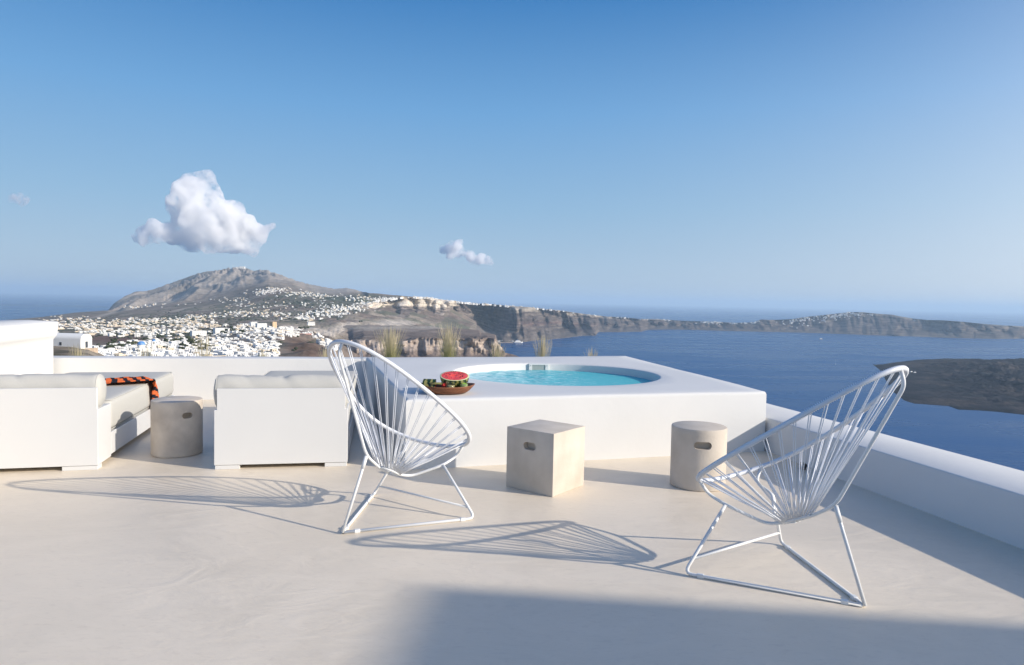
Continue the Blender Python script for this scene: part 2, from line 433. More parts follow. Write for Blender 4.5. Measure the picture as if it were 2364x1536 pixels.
# gullies running down the mountain
cx0, cy0 = pt(np.array(548.), np.array(617.), np.array(8400.))[:2]
ang = np.arctan2(wx - cx0, wy - cy0)
rr = np.hypot(wx - cx0, wy - cy0)
gul = ridged(ang * 4.5 + fbm(wx / 900, wy / 900, oct=2, seed=9) * .6, rr / 2600, oct=4, seed=21)
PA[..., 2] += mtn * edge * (gul * 85 + fbm(wx / 420, wy / 420, oct=5, seed=5) * 60 + ridged(ang * 15, rr / 1500, oct=3, seed=23) * 22 - 34)
PA[..., 2] = np.where((XA < 250) & (RA > 7000), np.minimum(PA[..., 2], SEA + 1 - (RA - 7000) / 40), PA[..., 2])
def colA():
    n1 = fbm(wx / 230, wy / 230, oct=4, seed=31); n2 = fbm(wx / 90, wy / 60, oct=3, seed=37)
    c = np.ones(XA.shape + (3,)) * np.array((.20, .158, .125))
    c = mixc(c, n1 * 1.6, (.28, .225, .178))
    c = mixc(c, np.clip(n2 * 2.2 - .2, 0, 1) * .8, (.095, .10, .066))
    fa = np.arctan2(wx, wy) * RA
    fx_, fy_ = fa / 95 + n1 * .5, RA / 150 + n2 * .4
    hsh = _hash(np.floor(fx_), np.floor(fy_), np.zeros_like(fx_), 5); hs2 = _hash(np.floor(fx_), np.floor(fy_), np.zeros_like(fx_), 8)
    pal = np.array([(.215, .165, .13), (.17, .125, .10), (.115, .118, .075), (.25, .205, .155), (.135, .13, .09), (.30, .25, .195)])
    fld = pal[(hsh * 5.99).astype(int)] * (.8 + .4 * hs2[..., None])
    fw = np.clip((RA - 1500) / 800, 0, 1) * np.clip((5600 - RA) / 800, 0, 1) * .75
    c = c * (1 - fw[..., None]) + fld * fw[..., None]
    green = blob(XA, YA, 780, 690, 90, 12, 5) + blob(XA, YA, 380, 775, 100, 12) + blob(XA, YA, 640, 700, 80, 8) + blob(XA, YA, 850, 684, 50, 8)
    c = mixc(c, green * (.6 + n1), (.062, .075, .05))
    c = mixc(c, blob(XA, YA, 250, 782, 90, 7) * 1.3, (.15, .095, .075))
    # the bare mountain
    mc = np.ones_like(c) * np.array((.27, .235, .205))
    mc = mixc(mc, np.clip(gul * 1.2, 0, 1) * .8, (.42, .36, .30))  # crests painted paler to strengthen the light and dark streaks of the gullies
    mc = mixc(mc, np.clip(fbm(wx / 300, wy / 300, oct=3, seed=40) * 2, 0, 1) * .6, (.165, .15, .132))
    mc = mixc(mc, np.clip(blob(XA, YA, 415, 690, 32, 8, 4) * 1.6, 0, 1), (.50, .42, .34))
    mc = mixc(mc, blob(XA, YA, 520, 652, 22, 22) * .5, (.46, .39, .32))
    c = c * (1 - mtn[..., None]) + mc * mtn[..., None]
    c = mixc(c, blob(XA, YA, 775, 670, 60, 9) * 1.2, (.36, .32, .28))
    # pale pumice diggings and the brown slope below the town
    pale = blob(XA, YA, 745, 762, 50, 9, 10) + blob(XA, YA, 800, 752, 34, 10, -12) + blob(XA, YA, 905, 745, 60, 8) + blob(XA, YA, 660, 757, 40, 6)
    c = mixc(c, np.clip(pale * 1.5 - .25 + n2 * .5, 0, 1), (.52, .45, .37))
    brown = np.clip(blob(XA, YA, 705, 805, 52, 28, 25) * 2.2 - .5, 0, 1) * (YA < 845)
    c = mixc(c, brown, (.15, .105, .08))
    c = mixc(c, np.clip((XA - 770) / 60, 0, 1) * np.clip((YA - 758) / 8, 0, 1), (.20, .155, .128))
    road = blob(XA, YA, 255, 724, 45, 2.2, -13) + blob(XA, YA, 410, 716, 30, 1.6, -12) + blob(XA, YA, 575, 748, 60, 2, -20)
    c = mixc(c, np.clip(road * 1.3, 0, 1), (.38, .32, .26))
    c = mixc(c, np.clip(blob(XA, YA, 470, 800, 190, 30) * 1.4 - .5, 0, 1) * .85, (.34, .305, .265))
    return c
grid_mesh('island_terrain', PA, colA(), M_TERR)

_rowsA = [(r[0], r[1]) for r in A_rows]
def on_land(x, y):
    """point of the island terrain seen at photo pixel x,y (before small relief)"""
    for i in range(3, 11):
        y0, y1 = float(_rowsA[i][0](x)), float(_rowsA[i + 1][0](x))
        if y1 <= y <= y0:
            t = (y0 - y) / max(y0 - y1, 1e-6)
            r = float(_rowsA[i][1](x)) ** (1 - t) * float(_rowsA[i + 1][1](x)) ** t
            return pt(np.array(float(x)), np.array(float(y)), np.array(r)), r
    return None, None

# -- caldera cliffs
RIM = [(820, 706), (850, 699), (880, 691), (930, 686), (960, 686), (990, 687), (1020, 692), (1060, 697), (1100, 701), (1140, 703), (1180, 707), (1220, 709), (1260, 714), (1300, 718), (1340, 724), (1400, 731), (1440, 733), (1480, 737), (1520, 737), (1560, 740), (1600, 742), (1650, 743), (1700, 746), (1740, 744.5), (1756, 738), (1790, 739), (1830, 737), (1860, 732), (1890, 729), (1925, 725), (1960, 721), (1990, 721), (2020, 724), (2060, 727), (2080, 731), (2110, 736), (2140, 739), (2180, 740), (2220, 743), (2270, 748), (2320, 752), (2364, 754), (2500, 764), (2800, 772)]
WAT = [(820, 722), (880, 726), (960, 740), (1040, 752), (1100, 768), (1150, 790), (1166, 792), (1210, 790.5), (1230, 787), (1270, 784), (1310, 780), (1345, 775.5), (1375, 775), (1381, 767), (1430, 767), (1480, 766), (1496, 762), (1540, 761), (1600, 762), (1700, 765), (1800, 767), (1900, 770), (2000, 774), (2100, 777), (2200, 781), (2300, 783), (2364, 782), (2800, 786)]
fW, fR = curve(WAT), curve(RIM)
xsB = np.arange(820, 2801, 2.5)
def rW(x):
    x = np.asarray(x, float)
    s = sea_r(x, fW(x))
    return np.where(x < 1150, np.interp(x, [820, 960, 1150], [4150, 4350, float(sea_r(np.array(1150.), np.array(790.)))]), s)
dR = curve([(820, 350), (1000, 500), (1200, 620), (1380, 750), (1600, 500), (1900, 900), (2050, 1500), (2200, 700), (2800, 700)])
yw, yr, rw = fW(xsB), fR(xsB), rW(xsB)
prof_t = [0, .10, .22, .34, .46, .58, .70, .82, .92, 1.0]
prof_r = [0, .16, .32, .46, .58, .68, .77, .86, .94, 1.0]
Bt = np.linspace(0, 1, 64)
Br = np.interp(Bt, prof_t, prof_r)
YB = yw[None] * (1 - Bt[:, None]) + yr[None] * Bt[:, None]
RB = rw[None] + dR(xsB)[None] * Br[:, None]
XB = np.broadcast_to(xsB, YB.shape).copy()
PB = pt(XB, YB, RB)
arc = np.arctan2(PB[..., 0], PB[..., 1]) * np.minimum(RB, 6500)
tt = np.broadcast_to(Bt[:, None], YB.shape)
env = np.clip(tt / .12, 0, 1) * np.clip((1 - tt) / .06, 0.12, 1)
rib = ridged(arc / 300 + tt * .5, tt * .8, oct=3, seed=55) * 150 + ridged(arc / 120 + tt * .5, tt * .9, oct=2, seed=57) * 150 + ridged(arc / 48 + tt * .4, tt * 1.6, oct=2, seed=58) * 62 + fbm(arc / 900, tt * .4, oct=2, seed=60) * 160
g_ = lambda x0, sg, am: am * np.exp(-((XB - x0) / sg) ** 2)
rib = rib + g_(1112, 34, 300) - g_(1196, 38, 220) + g_(1305, 26, 170) - g_(1368, 20, 130) + g_(902, 18, 170) - g_(860, 22, 80) + g_(1460, 20, 120) + g_(2170, 60, 200) - g_(2060, 50, 260) - g_(2215, 40, 120)
strata = np.sin(tt * 46 + fbm(arc / 500, tt * 3, seed=61) * 2.0) * 5
rad_dir = PB[..., :2] / np.hypot(PB[..., 0], PB[..., 1])[..., None]
PB[..., :2] += rad_dir * ((rib + strata) * env)[..., None]
PB[..., 2] += fbm(PB[..., 0] / 60, PB[..., 1] / 60, tt * 5, oct=3, seed=66) * 6 * env
low = np.clip(1 - tt / .03, 0, 1)
PB[..., 2] = np.where((XB > 1150), np.maximum(PB[..., 2], SEA - 1.0), PB[..., 2])
# a skirt under water and the land sloping away behind the rim
sk = PB[0].copy(); sk[:, 2] = SEA - .9
bk1 = pt(xsB, yr + .6, RB[-1] + 500.0); bk2 = pt(xsB, yr + 3.5, RB[-1] + 1300.0); bk2[:, 2] = np.minimum(bk2[:, 2], PB[-1, :, 2] - 40)
bk3 = bk2.copy(); bk3[:, :2] *= 1.12; bk3[:, 2] = SEA - .9
PBf = np.concatenate([sk[None], PB, bk1[None], bk2[None], bk3[None]], 0)
def colB():
    c = np.ones(XB.shape + (3,)) * np.array((.128, .104, .094))
    n1 = fbm(arc / 180, tt * 4, oct=4, seed=71); n2 = fbm(arc / 60, tt * 26, oct=3, seed=73)
    c = mixc(c, np.clip(n1 * 1.5, 0, 1), (.18, .145, .125))
    c = mixc(c, np.exp(-((tt - .50 + n1 * .06) / .07) ** 2) * np.clip((XB - 1150) / 80, 0, 1) * np.clip((1420 - XB) / 80, .15, 1) * .8, (.21, .125, .105))
    c = mixc(c, np.clip(n2 * 2.2, 0, 1) * .75, (.29, .24, .20)); c = mixc(c, np.clip(-n2 * 2.2, 0, 1) * .6, (.075, .062, .06))
    c = mixc(c, np.clip((.25 - tt) / .2 + n1 * .8, 0, 1) * .5, (.27, .23, .195))
    amt = curve([(820, 1), (1040, 1), (1070, .25), (1150, .45), (1190, .9), (1350, .8), (1420, .55), (1700, .3), (2050, .3), (2150, .55), (2800, .6)])(XB)
    cut = curve([(820, .25), (900, .45), (1030, .68), (1080, .93), (1180, .83), (1300, .85), (1500, .9), (2800, .93)])(XB)
    cap = np.clip((tt + n1 * .10 + n2 * .03 - cut) / .06, 0, 1) * amt
    c = mixc(c, cap, (.56, .49, .40))
    c = mixc(c, np.clip(blob(XB, YB, 1010, 735, 60, 14) * 1.4 - .3, 0, 1) * (n2 > -.3), (.40, .345, .29))
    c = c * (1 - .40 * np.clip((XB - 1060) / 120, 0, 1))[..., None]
    pad = lambda row: row[None]
    return np.concatenate([pad(c[0]), c, pad(c[-1] * .8), pad(c[-1] * .6), pad(c[-1] * .6)], 0)
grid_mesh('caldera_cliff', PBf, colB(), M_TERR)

# -- headland in front of the cliffs
fC = curve([(760, 850), (785, 818), (815, 786), (850, 773), (900, 770), (1060, 768), (1110, 768), (1138, 772), (1144, 774), (1147, 790), (1157, 801), (1166, 815), (1196, 823), (1215, 838), (1230, 850)])
fCb = curve([(760, 750), (900, 752), (1020, 756), (1090, 762), (1110, 764)])
xsC = np.arange(770, 1231, 2.0)
capR = lambda y: (lambda x: np.maximum(y(x), fC(x)))
C_rows = [(hold(860), hold(1150)), (hold(842), hold(1300)), (capR(hold(824)), hold(1770)), (capR(hold(812)), hold(1800)), (capR(curve([(770, 792), (860, 787), (900, 790), (1000, 784), (1100, 781), (1230, 780)])), hold(1835)),
          (capR(hold(777)), hold(2150)), (lambda x: np.maximum(fCb(x), fC(x)) if False else np.where(x < 1110, np.maximum(fCb(x), 0), fC(x)), hold(2900)), (lambda x: np.where(x < 1110, fCb(x) + 6, fC(x) + 12), hold(3300)), (lambda x: fC(x) + 60, hold(3700))]
XC, YC, RC = loft(C_rows, xsC, [3, 8, 10, 26, 14, 26, 4, 3])
PC = pt(XC, YC, RC)
arcC = np.arctan2(PC[..., 0], PC[..., 1]) * 1900
clf = np.clip((RC - 1700) / 60, 0, 1) * np.clip((1960 - RC) / 110, 0, 1)
ribC = ridged(arcC / 46, YC / 60, oct=3, seed=81) * 34 + ridged(arcC / 17, YC / 30, oct=2, seed=83) * 13
PC[..., :2] += (PC[..., :2] / np.hypot(PC[..., 0], PC[..., 1])[..., None]) * (ribC * clf)[..., None]
PC[..., 2] += fbm(PC[..., 0] / 60, PC[..., 1] / 60, oct=4, seed=85) * np.where(RC < 1760, 7, 4.5) * np.clip((1180 - XC) / 60, 0, 1)
PC[..., 2] += fbm(PC[..., 0] / 38, PC[..., 1] / 90, oct=4, seed=87) * 11 * np.clip((RC - 1815) / 30, 0, 1) * np.clip((2150 - RC) / 250, 0, 1) * np.clip((1160 - XC) / 40, 0, 1)
def colC():
    n1 = fbm(PC[..., 0] / 75, PC[..., 1] / 75, oct=5, seed=91); n2 = fbm(arcC / 14, YC / 40, oct=3, seed=93)
    c = np.ones(XC.shape + (3,)) * np.array((.19, .148, .122))
    c = mixc(c, np.clip(n1 * 1.5, 0, 1) * .6, (.28, .225, .185))
    face = np.clip((YC - 786) / 3, 0, 1) * np.clip((812 - YC) / 6, 0, 1) * clf
    c = mixc(c, face * np.clip(.9 + n2 * .6, 0, 1), (.42, .345, .285))
    c = mixc(c, np.clip(blob(XC, YC, 985, 747, 70, 12) * 1.4 - .2, 0, 1), (.50, .44, .365))
    c = mixc(c, np.clip(blob(XC, YC, 870, 757, 90, 7) * 1.2 - .1 + n1 * .4, 0, 1) * .7, (.40, .35, .29))
    c = mixc(c, np.clip((YC - 815) / 6, 0, 1) * .8, (.20, .155, .13))
    return c
grid_mesh('headland', PC, colC(), M_TERR)

# -- dark lava island in the bay
fLf = curve([(2015, 842), (2022, 847), (2035, 858), (2046, 880), (2062, 905), (2088, 925), (2110, 932), (2150, 935), (2190, 938), (2212, 946), (2260, 948), (2300, 951), (2364, 958), (2500, 972), (2800, 1000)])
fLb = curve([(2015, 841.5), (2022, 843), (2040, 841), (2060, 837.5), (2120, 830.5), (2180, 828), (2240, 828.5), (2300, 830), (2364, 827), (2500, 822), (2800, 835)])
xsL = np.arange(2015, 2801, 2.5)
Lt = np.linspace(0, 1, 150)
r0 = sea_r(xsL, fLf(xsL)); zb = SEA + 75 * (1 - np.exp(-np.clip(xsL - 2015, 0, None) / 260))
r1 = np.maximum((zb - HC) / dep(xsL, fLb(xsL)), r0 * 1.002)
YL = fLf(xsL)[None] * (1 - Lt[:, None] ** .9) + fLb(xsL)[None] * Lt[:, None] ** .9
RL = r0[None] * (r1 / r0)[None] ** Lt[:, None]
XL = np.broadcast_to(xsL, YL.shape)
PL = pt(XL, YL, RL)
hgt = PL[..., 2] - SEA
PL[..., 2] += (fbm(PL[..., 0] / 90, PL[..., 1] / 90, oct=5, seed=101) * 13 + ridged(PL[..., 0] / 42, PL[..., 1] / 42, oct=4, seed=104) * 17 - 7) * np.clip((XL - 2050) / 250, 0, 1) * np.clip(hgt / 18, 0, 1) * np.clip((1 - Lt[:, None]) / .1, .25, 1)
PL[..., 2] += 1.5 * np.clip(Lt[:, None] / .05, 0, 1) * np.clip((XL - 2030) / 160, 0, 1) * np.clip((1 - Lt[:, None]) / .2, 0, 1)
b1 = PL[-1].copy(); b1[:, :2] *= 1.012; b1[:, 2] = b1[:, 2] * .5 + SEA * .5 - 1
b2 = PL[-1].copy(); b2[:, :2] *= 1.025; b2[:, 2] = SEA - .9
s0 = PL[0].copy(); s0[:, 2] = SEA - .9
PLf = np.concatenate([s0[None], PL, b1[None], b2[None]], 0)
nl = fbm(PLf[..., 0] / 120, PLf[..., 1] / 120, oct=5, seed=111)
cl = np.ones(PLf.shape) * np.array((.0150, .0160, .0205))
cl = mixc(cl, np.clip(nl * 2, 0, 1), (.050, .041, .037)); cl = mixc(cl, np.clip(-nl * 2, 0, 1), (.010, .011, .013))
grid_mesh('lava_island', PLf, cl, M_LAVA)

# -- knoll with the chapel, to the left
fK = curve([(-500, 786), (0, 793), (60, 795), (115, 797), (175, 800), (205, 804), (222, 812), (240, 821), (262, 834), (300, 850)])
xsK = np.arange(-500, 301, 4.0)
K_rows = [(lambda x: fK(x) + 120, hold(60)), (lambda x: fK(x) + 28, hold(180)), (fK, hold(255)), (lambda x: fK(x) - .5, hold(285)), (lambda x: fK(x) + 14, hold(330)), (lambda x: fK(x) + 70, hold(420))]
XK, YK, RK = loft(K_rows, xsK, [8, 24, 8, 6, 4])
PK = pt(XK, YK, RK)
PK[..., 2] += fbm(PK[..., 0] / 14, PK[..., 1] / 14, oct=4, seed=121) * .9 * np.clip((290 - RK) / 30, 0, 1)
nk = fbm(PK[..., 0] / 7, PK[..., 1] / 12, oct=4, seed=123)
ck = np.ones(PK.shape) * np.array((.20, .165, .125)); ck = mixc(ck, np.clip(nk * 2, 0, 1), (.28, .235, .18)); ck = mixc(ck, np.clip(-nk * 2.4, 0, 1), (.10, .095, .055))
grid_mesh('chapel_hill', PK, ck, M_TERR)

# -- steep slope the terrace stands on
th = np.linspace(0, 2 * np.pi, 181); rs = np.array([13.5, 25, 60, 140, 280, 440.0]); zs = np.array([-2.2, -11, -38, -96, -200, SEA - .9])
PS = np.stack([np.stack([r * np.cos(th), r * np.sin(th), np.full_like(th, z)], -1) for r, z in zip(rs, zs)], 0)
grid_mesh('hillside', PS, np.ones(PS.shape) * np.array((.15, .115, .09)), M_TERR)

# -- sea
def sea_mat():
    M = bpy.data.materials.new('deep_sea_water'); M.use_nodes = True
    N = M.node_tree; L = N.links; P = N.nodes['Principled BSDF']
    g = N.nodes.new('ShaderNodeNewGeometry')
    mp = N.nodes.new('ShaderNodeMapping'); mp.inputs['Scale'].default_value = (.0011, .0042, .001); mp.inputs['Rotation'].default_value = (0, 0, rad(-12))
    L.new(g.outputs['Position'], mp.inputs[0])
    n = N.nodes.new('ShaderNodeTexNoise'); n.inputs['Scale'].default_value = 1; n.inputs['Detail'].default_value = 7; n.inputs['Distortion'].default_value = .6
    L.new(mp.outputs[0], n.inputs['Vector'])
    mr = N.nodes.new('ShaderNodeMapRange'); mr.inputs[1].default_value = .35; mr.inputs[2].default_value = .7; mr.inputs[3].default_value = .24; mr.inputs[4].default_value = .34
    L.new(n.outputs['Fac'], mr.inputs[0]); L.new(mr.outputs[0], P.inputs['Roughness'])
    mx = N.nodes.new('ShaderNodeMix'); mx.data_type = 'RGBA'
    mx.inputs[6].default_value = (.001, .054, .175, 1); mx.inputs[7].default_value = (.002, .070, .215, 1)
    m2 = N.nodes.new('ShaderNodeMapRange'); m2.inputs[1].default_value = .35; m2.inputs[2].default_value = .7
    L.new(n.outputs['Fac'], m2.inputs[0]); L.new(m2.outputs[0], mx.inputs[0]); L.new(mx.outputs[2], P.inputs['Base Color'])
    P.inputs['IOR'].default_value = 1.33; P.inputs['Specular IOR Level'].default_value = .07
    nb = N.nodes.new('ShaderNodeTexNoise'); nb.inputs['Scale'].default_value = .06; nb.inputs['Detail'].default_value = 8
    mb = N.nodes.new('ShaderNodeMapping'); mb.inputs['Scale'].default_value = (1, 2.2, 1); L.new(g.outputs['Position'], mb.inputs[0]); L.new(mb.outputs[0], nb.inputs['Vector'])
    b = N.nodes.new('ShaderNodeBump'); b.inputs['Strength'].default_value = .35; b.inputs['Distance'].default_value = 2.5
    L.new(nb.outputs['Fac'], b.inputs['Height']); L.new(b.outputs[0], P.inputs['Normal'])
    return M
th = np.linspace(0, 2 * np.pi, 121)
rs = [200, 1000, 4000, 12000, 30000, 60000, 100000]
PSE = np.stack([np.stack([r * np.cos(th), r * np.sin(th), np.full_like(th, SEA)], -1) for r in rs], 0)
grid_mesh('sea', PSE, np.ones(PSE.shape) * .1, sea_mat())

# -- haze: one closed box of thin air round everything
hz = MB(); hz.box((-105000, -105000, SEA - 1.5), (105000, 105000, 430))
M = bpy.data.materials.new('thin_haze'); M.use_nodes = True
N = M.node_tree
N.nodes.remove(N.nodes['Principled BSDF'])
pv = N.nodes.new('ShaderNodeVolumePrincipled')
pv.inputs['Color'].default_value = (.63, .83, .99, 1)
pv.inputs['Density'].default_value = 3.9e-5
pv.inputs['Anisotropy'].default_value = 0.1
N.links.new(pv.outputs[0], N.nodes['Material Output'].inputs['Volume'])
M.cycles.homogeneous_volume = True
tag(hz.build('haze', M), 'thin bluish haze filling the air over the bay', kind='stuff')

# -- clouds
def cloud_mat(name, dens, scale, lo, hi):
    M = bpy.data.materials.new(name); M.use_nodes = True
    N = M.node_tree; L = N.links
    N.nodes.remove(N.nodes['Principled BSDF'])
    pv = N.nodes.new('ShaderNodeVolumePrincipled')
    pv.inputs['Color'].default_value = (.985, .985, .985, 1)
    pv.inputs['Anisotropy'].default_value = .25
    g = N.nodes.new('ShaderNodeNewGeometry')
    n = N.nodes.new('ShaderNodeTexNoise'); n.inputs['Scale'].default_value = scale; n.inputs['Detail'].default_value = 8; n.inputs['Roughness'].default_value = .66
    L.new(g.outputs['Position'], n.inputs['Vector'])
    mr = N.nodes.new('ShaderNodeMapRange'); mr.inputs[1].default_value = lo; mr.inputs[2].default_value = hi; mr.inputs[3].default_value = 0; mr.inputs[4].default_value = dens
    L.new(n.outputs['Fac'], mr.inputs[0]); L.new(mr.outputs[0], pv.inputs['Density'])
    L.new(pv.outputs[0], N.nodes['Material Output'].inputs['Volume'])
    return M
def cloud(name, label, puffs, dist, mt, voxel, seed):
    rng = random.Random(seed)
    bm = bmesh.new()
    for x, y, rp in puffs:
        c = pt(np.array(float(x)), np.array(float(y)), np.array(dist + rng.uniform(-1, 1) * rp * .6 * dist / FPX))
        r = rp * 1.22 * dist / FPX
        bmesh.ops.create_icosphere(bm, subdivisions=3, radius=r, matrix=Matrix.Translation(Vector(c)))
    me = bpy.data.meshes.new(name); bm.to_mesh(me); bm.free()
    o = bpy.data.objects.new(name, me); COL.objects.link(o)
    md = o.modifiers.new('union', 'REMESH'); md.mode = 'VOXEL'; md.voxel_size = voxel
    dg = bpy.context.evaluated_depsgraph_get(); dg.update()
    me2 = bpy.data.meshes.new_from_object(o.evaluated_get(dg))
    o.modifiers.clear(); o.data = me2
    n = len(me2.vertices)
    co = np.zeros(n * 3); me2.vertices.foreach_get('co', co); co = co.reshape(-1, 3)
    nr = np.zeros(n * 3); me2.vertices.foreach_get('normal', nr); nr = nr.reshape(-1, 3)
    k = voxel
    d = fbm(co[:, 0] / (k * 7), co[:, 1] / (k * 7), co[:, 2] / (k * 7), oct=4, seed=seed) * k * 4.2
    co += nr * d[:, None]
    me2.vertices.foreach_set('co', co.reshape(-1)); me2.update()
    me2.materials.clear(); me2.materials.append(mt)
    tag(o, label, 'cloud')
    return o
MC1 = cloud_mat('cumulus_vapour', .027, .0031, .425, .62)
MC2 = cloud_mat('thin_cloud_vapour', .026, .0055, .42, .62)
MC3 = cloud_mat('wisp_vapour', .018, .006, .42, .66)
cloud('cloud', 'large white puffy cloud with a tall tower hanging over the mountain',
      [(472, 416, 20), (452, 430, 26), (425, 452, 26), (482, 448, 24), (402, 470, 20), (455, 478, 40), (488, 474, 20), (505, 500, 32), (540, 512, 30), (570, 526, 27), (600, 535, 22), (622, 524, 12),
       (438, 508, 30), (470, 522, 38), (520, 540, 34), (400, 527, 16), (366, 538, 20), (338, 545, 16), (316, 546, 9), (400, 548, 20), (440, 545, 28), (490, 550, 26), (540, 556, 24), (582, 566, 18), (565, 576, 10)], 14000, MC1, 42, 5)
cloud('cloud', 'small white cloud floating over the cliffs in the middle of the sky',
      [(1022, 577, 8), (1040, 572, 12), (1056, 572, 14), (1066, 584, 13), (1086, 596, 11), (1108, 601, 12), (1128, 606, 10), (1040, 586, 8)], 14000, MC2, 30, 9)
cloud('cloud', 'tiny faint wisp of cloud at the far left of the sky', [(45, 458, 10), (60, 461, 8), (30, 463, 7), (48, 464, 9)], 14000, MC3, 26, 12)

# ------------------------------------------------------------------ terrace
def poly_prism(mb, pts, z0, z1):
    n = len(pts)
    vs = [(x, y, z0) for x, y in pts] + [(x, y, z1) for x, y in pts]
    fs = [tuple(reversed(range(n))), tuple(range(n, 2 * n))] + [(i, (i + 1) % n, n + (i + 1) % n, n + i) for i in range(n)]
    mb.add(vs, fs)
# floor sheet
fl = MB(); poly_prism(fl, [(-7.5, -9), (5.5, -9), (3.65, .9), (3.20, 4.33), (2.66, 7.13), (1.69, 10.05), (-2.1, 9.36), (-5.85, 8.63), (-6.6, 8.2)], -3.5, 0.0)
tag(fl.build('terrace_floor', M_FLOOR), 'pale beige trowelled cement floor of the terrace', kind='structure')

def wobble_box(name, quad, z0, z1, label, cat='wall', bev=.011, nseg=40):
    """a plastered wall over a 4-cornered plan: front a-b, back d-c"""
    a, b, c, d = [np.array(q, float) for q in quad]
    ts = np.linspace(0, 1, nseg)
    rows = []
    for t in ts:
        f = a * (1 - t) + b * t; k = d * (1 - t) + c * t
        v = k - f; w_ = np.linalg.norm(v); v = v / w_
        s = float(fbm(np.array(t * 3.0), np.array(z1 * 7.0), oct=3, seed=int(abs(z1) * 100))) * .006
        bb = bev
        prof = [(0, z0), (0, z1 - bb), (bb * .3, z1 - bb * .3), (bb, z1), (w_ - bb, z1), (w_ - bb * .3, z1 - bb * .3), (w_, z1 - bb), (w_, z0)]
        rows.append([(f[0] + v[0] * u, f[1] + v[1] * u, z + (s if z > z0 else 0)) for u, z in prof])
    mb = MB(); mb.rows(rows, True, True, True)
    me = mb.mesh(name)
    bm = bmesh.new(); bm.from_mesh(me); bmesh.ops.recalc_face_normals(bm, faces=bm.faces); bm.to_mesh(me); bm.free()
    o = link(name, me, M_PLASTER, None, True)
    try: me.set_sharp_from_angle(angle=rad(50))
    except Exception: pass
    return tag(o, label, cat)
ZP = .305
wobble_box('parapet', [(1.945, 8.33), (3.60, .6), (4.15, .7), (2.475, 8.45)], -.5, ZP, 'low white plastered parapet with a broad top along the right edge above the sea')
wobble_box('parapet', [(-6.05, 8.29), (-1.70, 9.12), (-1.77, 9.42), (-6.2, 8.62)], -.5, .53, 'white plastered parapet wall behind the sofas in front of the town')

# left wall with its flared coping
def left_wall():
    p0, p1 = np.array([-5.565, 8.22]), np.array([-4.395, 3.2])
    d = (p1 - p0) / np.linalg.norm(p1 - p0); nrm = np.array([d[1], -d[0]])   # outward, away from the terrace
    if nrm[0] > 0: nrm = -nrm
    L = np.linalg.norm(p1 - p0)
    prof = [(0, -.5), (0, .70), (.004, .765), (-.022, .80), (-.032, .825), (-.032, .966), (-.020, .98), (.30, .995), (.60, .99), (.62, .97), (.62, -.5)]
    rows = []
    for t in np.linspace(0, 1, 30):
        q = p0 + d * L * t
        z = .0 - .0 * t
        rows.append([(q[0] + nrm[0] * u, q[1] + nrm[1] * u, zz + z) for u, zz in prof])
    # the end flares out at the top
    end = []
    for u, zz in prof:
        k = .11 * max(0.0, (zz - .55) / .45) ** 1.5
        q = p0 - d * (.05 + k)
        end.append((q[0] + nrm[0] * u, q[1] + nrm[1] * u, zz))
    rows = [end] + rows
    mb = MB(); mb.rows(rows, True, True, True)
    me = mb.mesh('garden_wall')
    bm = bmesh.new(); bm.from_mesh(me); bmesh.ops.recalc_face_normals(bm, faces=bm.faces)
    bm.to_mesh(me); bm.free()
    o = link('garden_wall', me, M_PLASTER, None, True)
    try: me.set_sharp_from_angle(angle=rad(60))
    except Exception: pass
    tag(o, 'tall white plastered wall with flared coping at the left edge', 'wall')
left_wall()

# planting strip beyond the walls
pb = MB(); poly_prism(pb, [(-6.2, 8.66), (-2.13, 9.44), (1.70, 10.17), (2.1, 10.9), (-2.3, 10.2), (-6.4, 9.4)], -1.8, .12)
tag(pb.build('planting_bed', M_SOIL), 'narrow strip of soil behind the back wall', kind='structure')

# the neighbouring villa, up the slope to the right, that shades the foreground
def villa():
    e = empty('villa', 'white cubic villa standing outside the view to the right of the terrace', 'building', (14.0, -1.72, -4.0), rad(-6))
    b = MB(); b.box((0, -12, 0), (9, 0, 10.03)); b.build('wall', M_PLASTER, e, bevel=.03)
    r = MB(); r.box((-.0, -12.0, 10.033), (9.0, .0, 10.33)); r.build('roof', M_PLASTER, e)
    for yy in (-2.6, -5.6):
        f = MB(); f.box((-.03, yy - .7, 4.1), (-.003, yy + .7, 6.6)); f.build('window', M_BLACK, e)
villa()

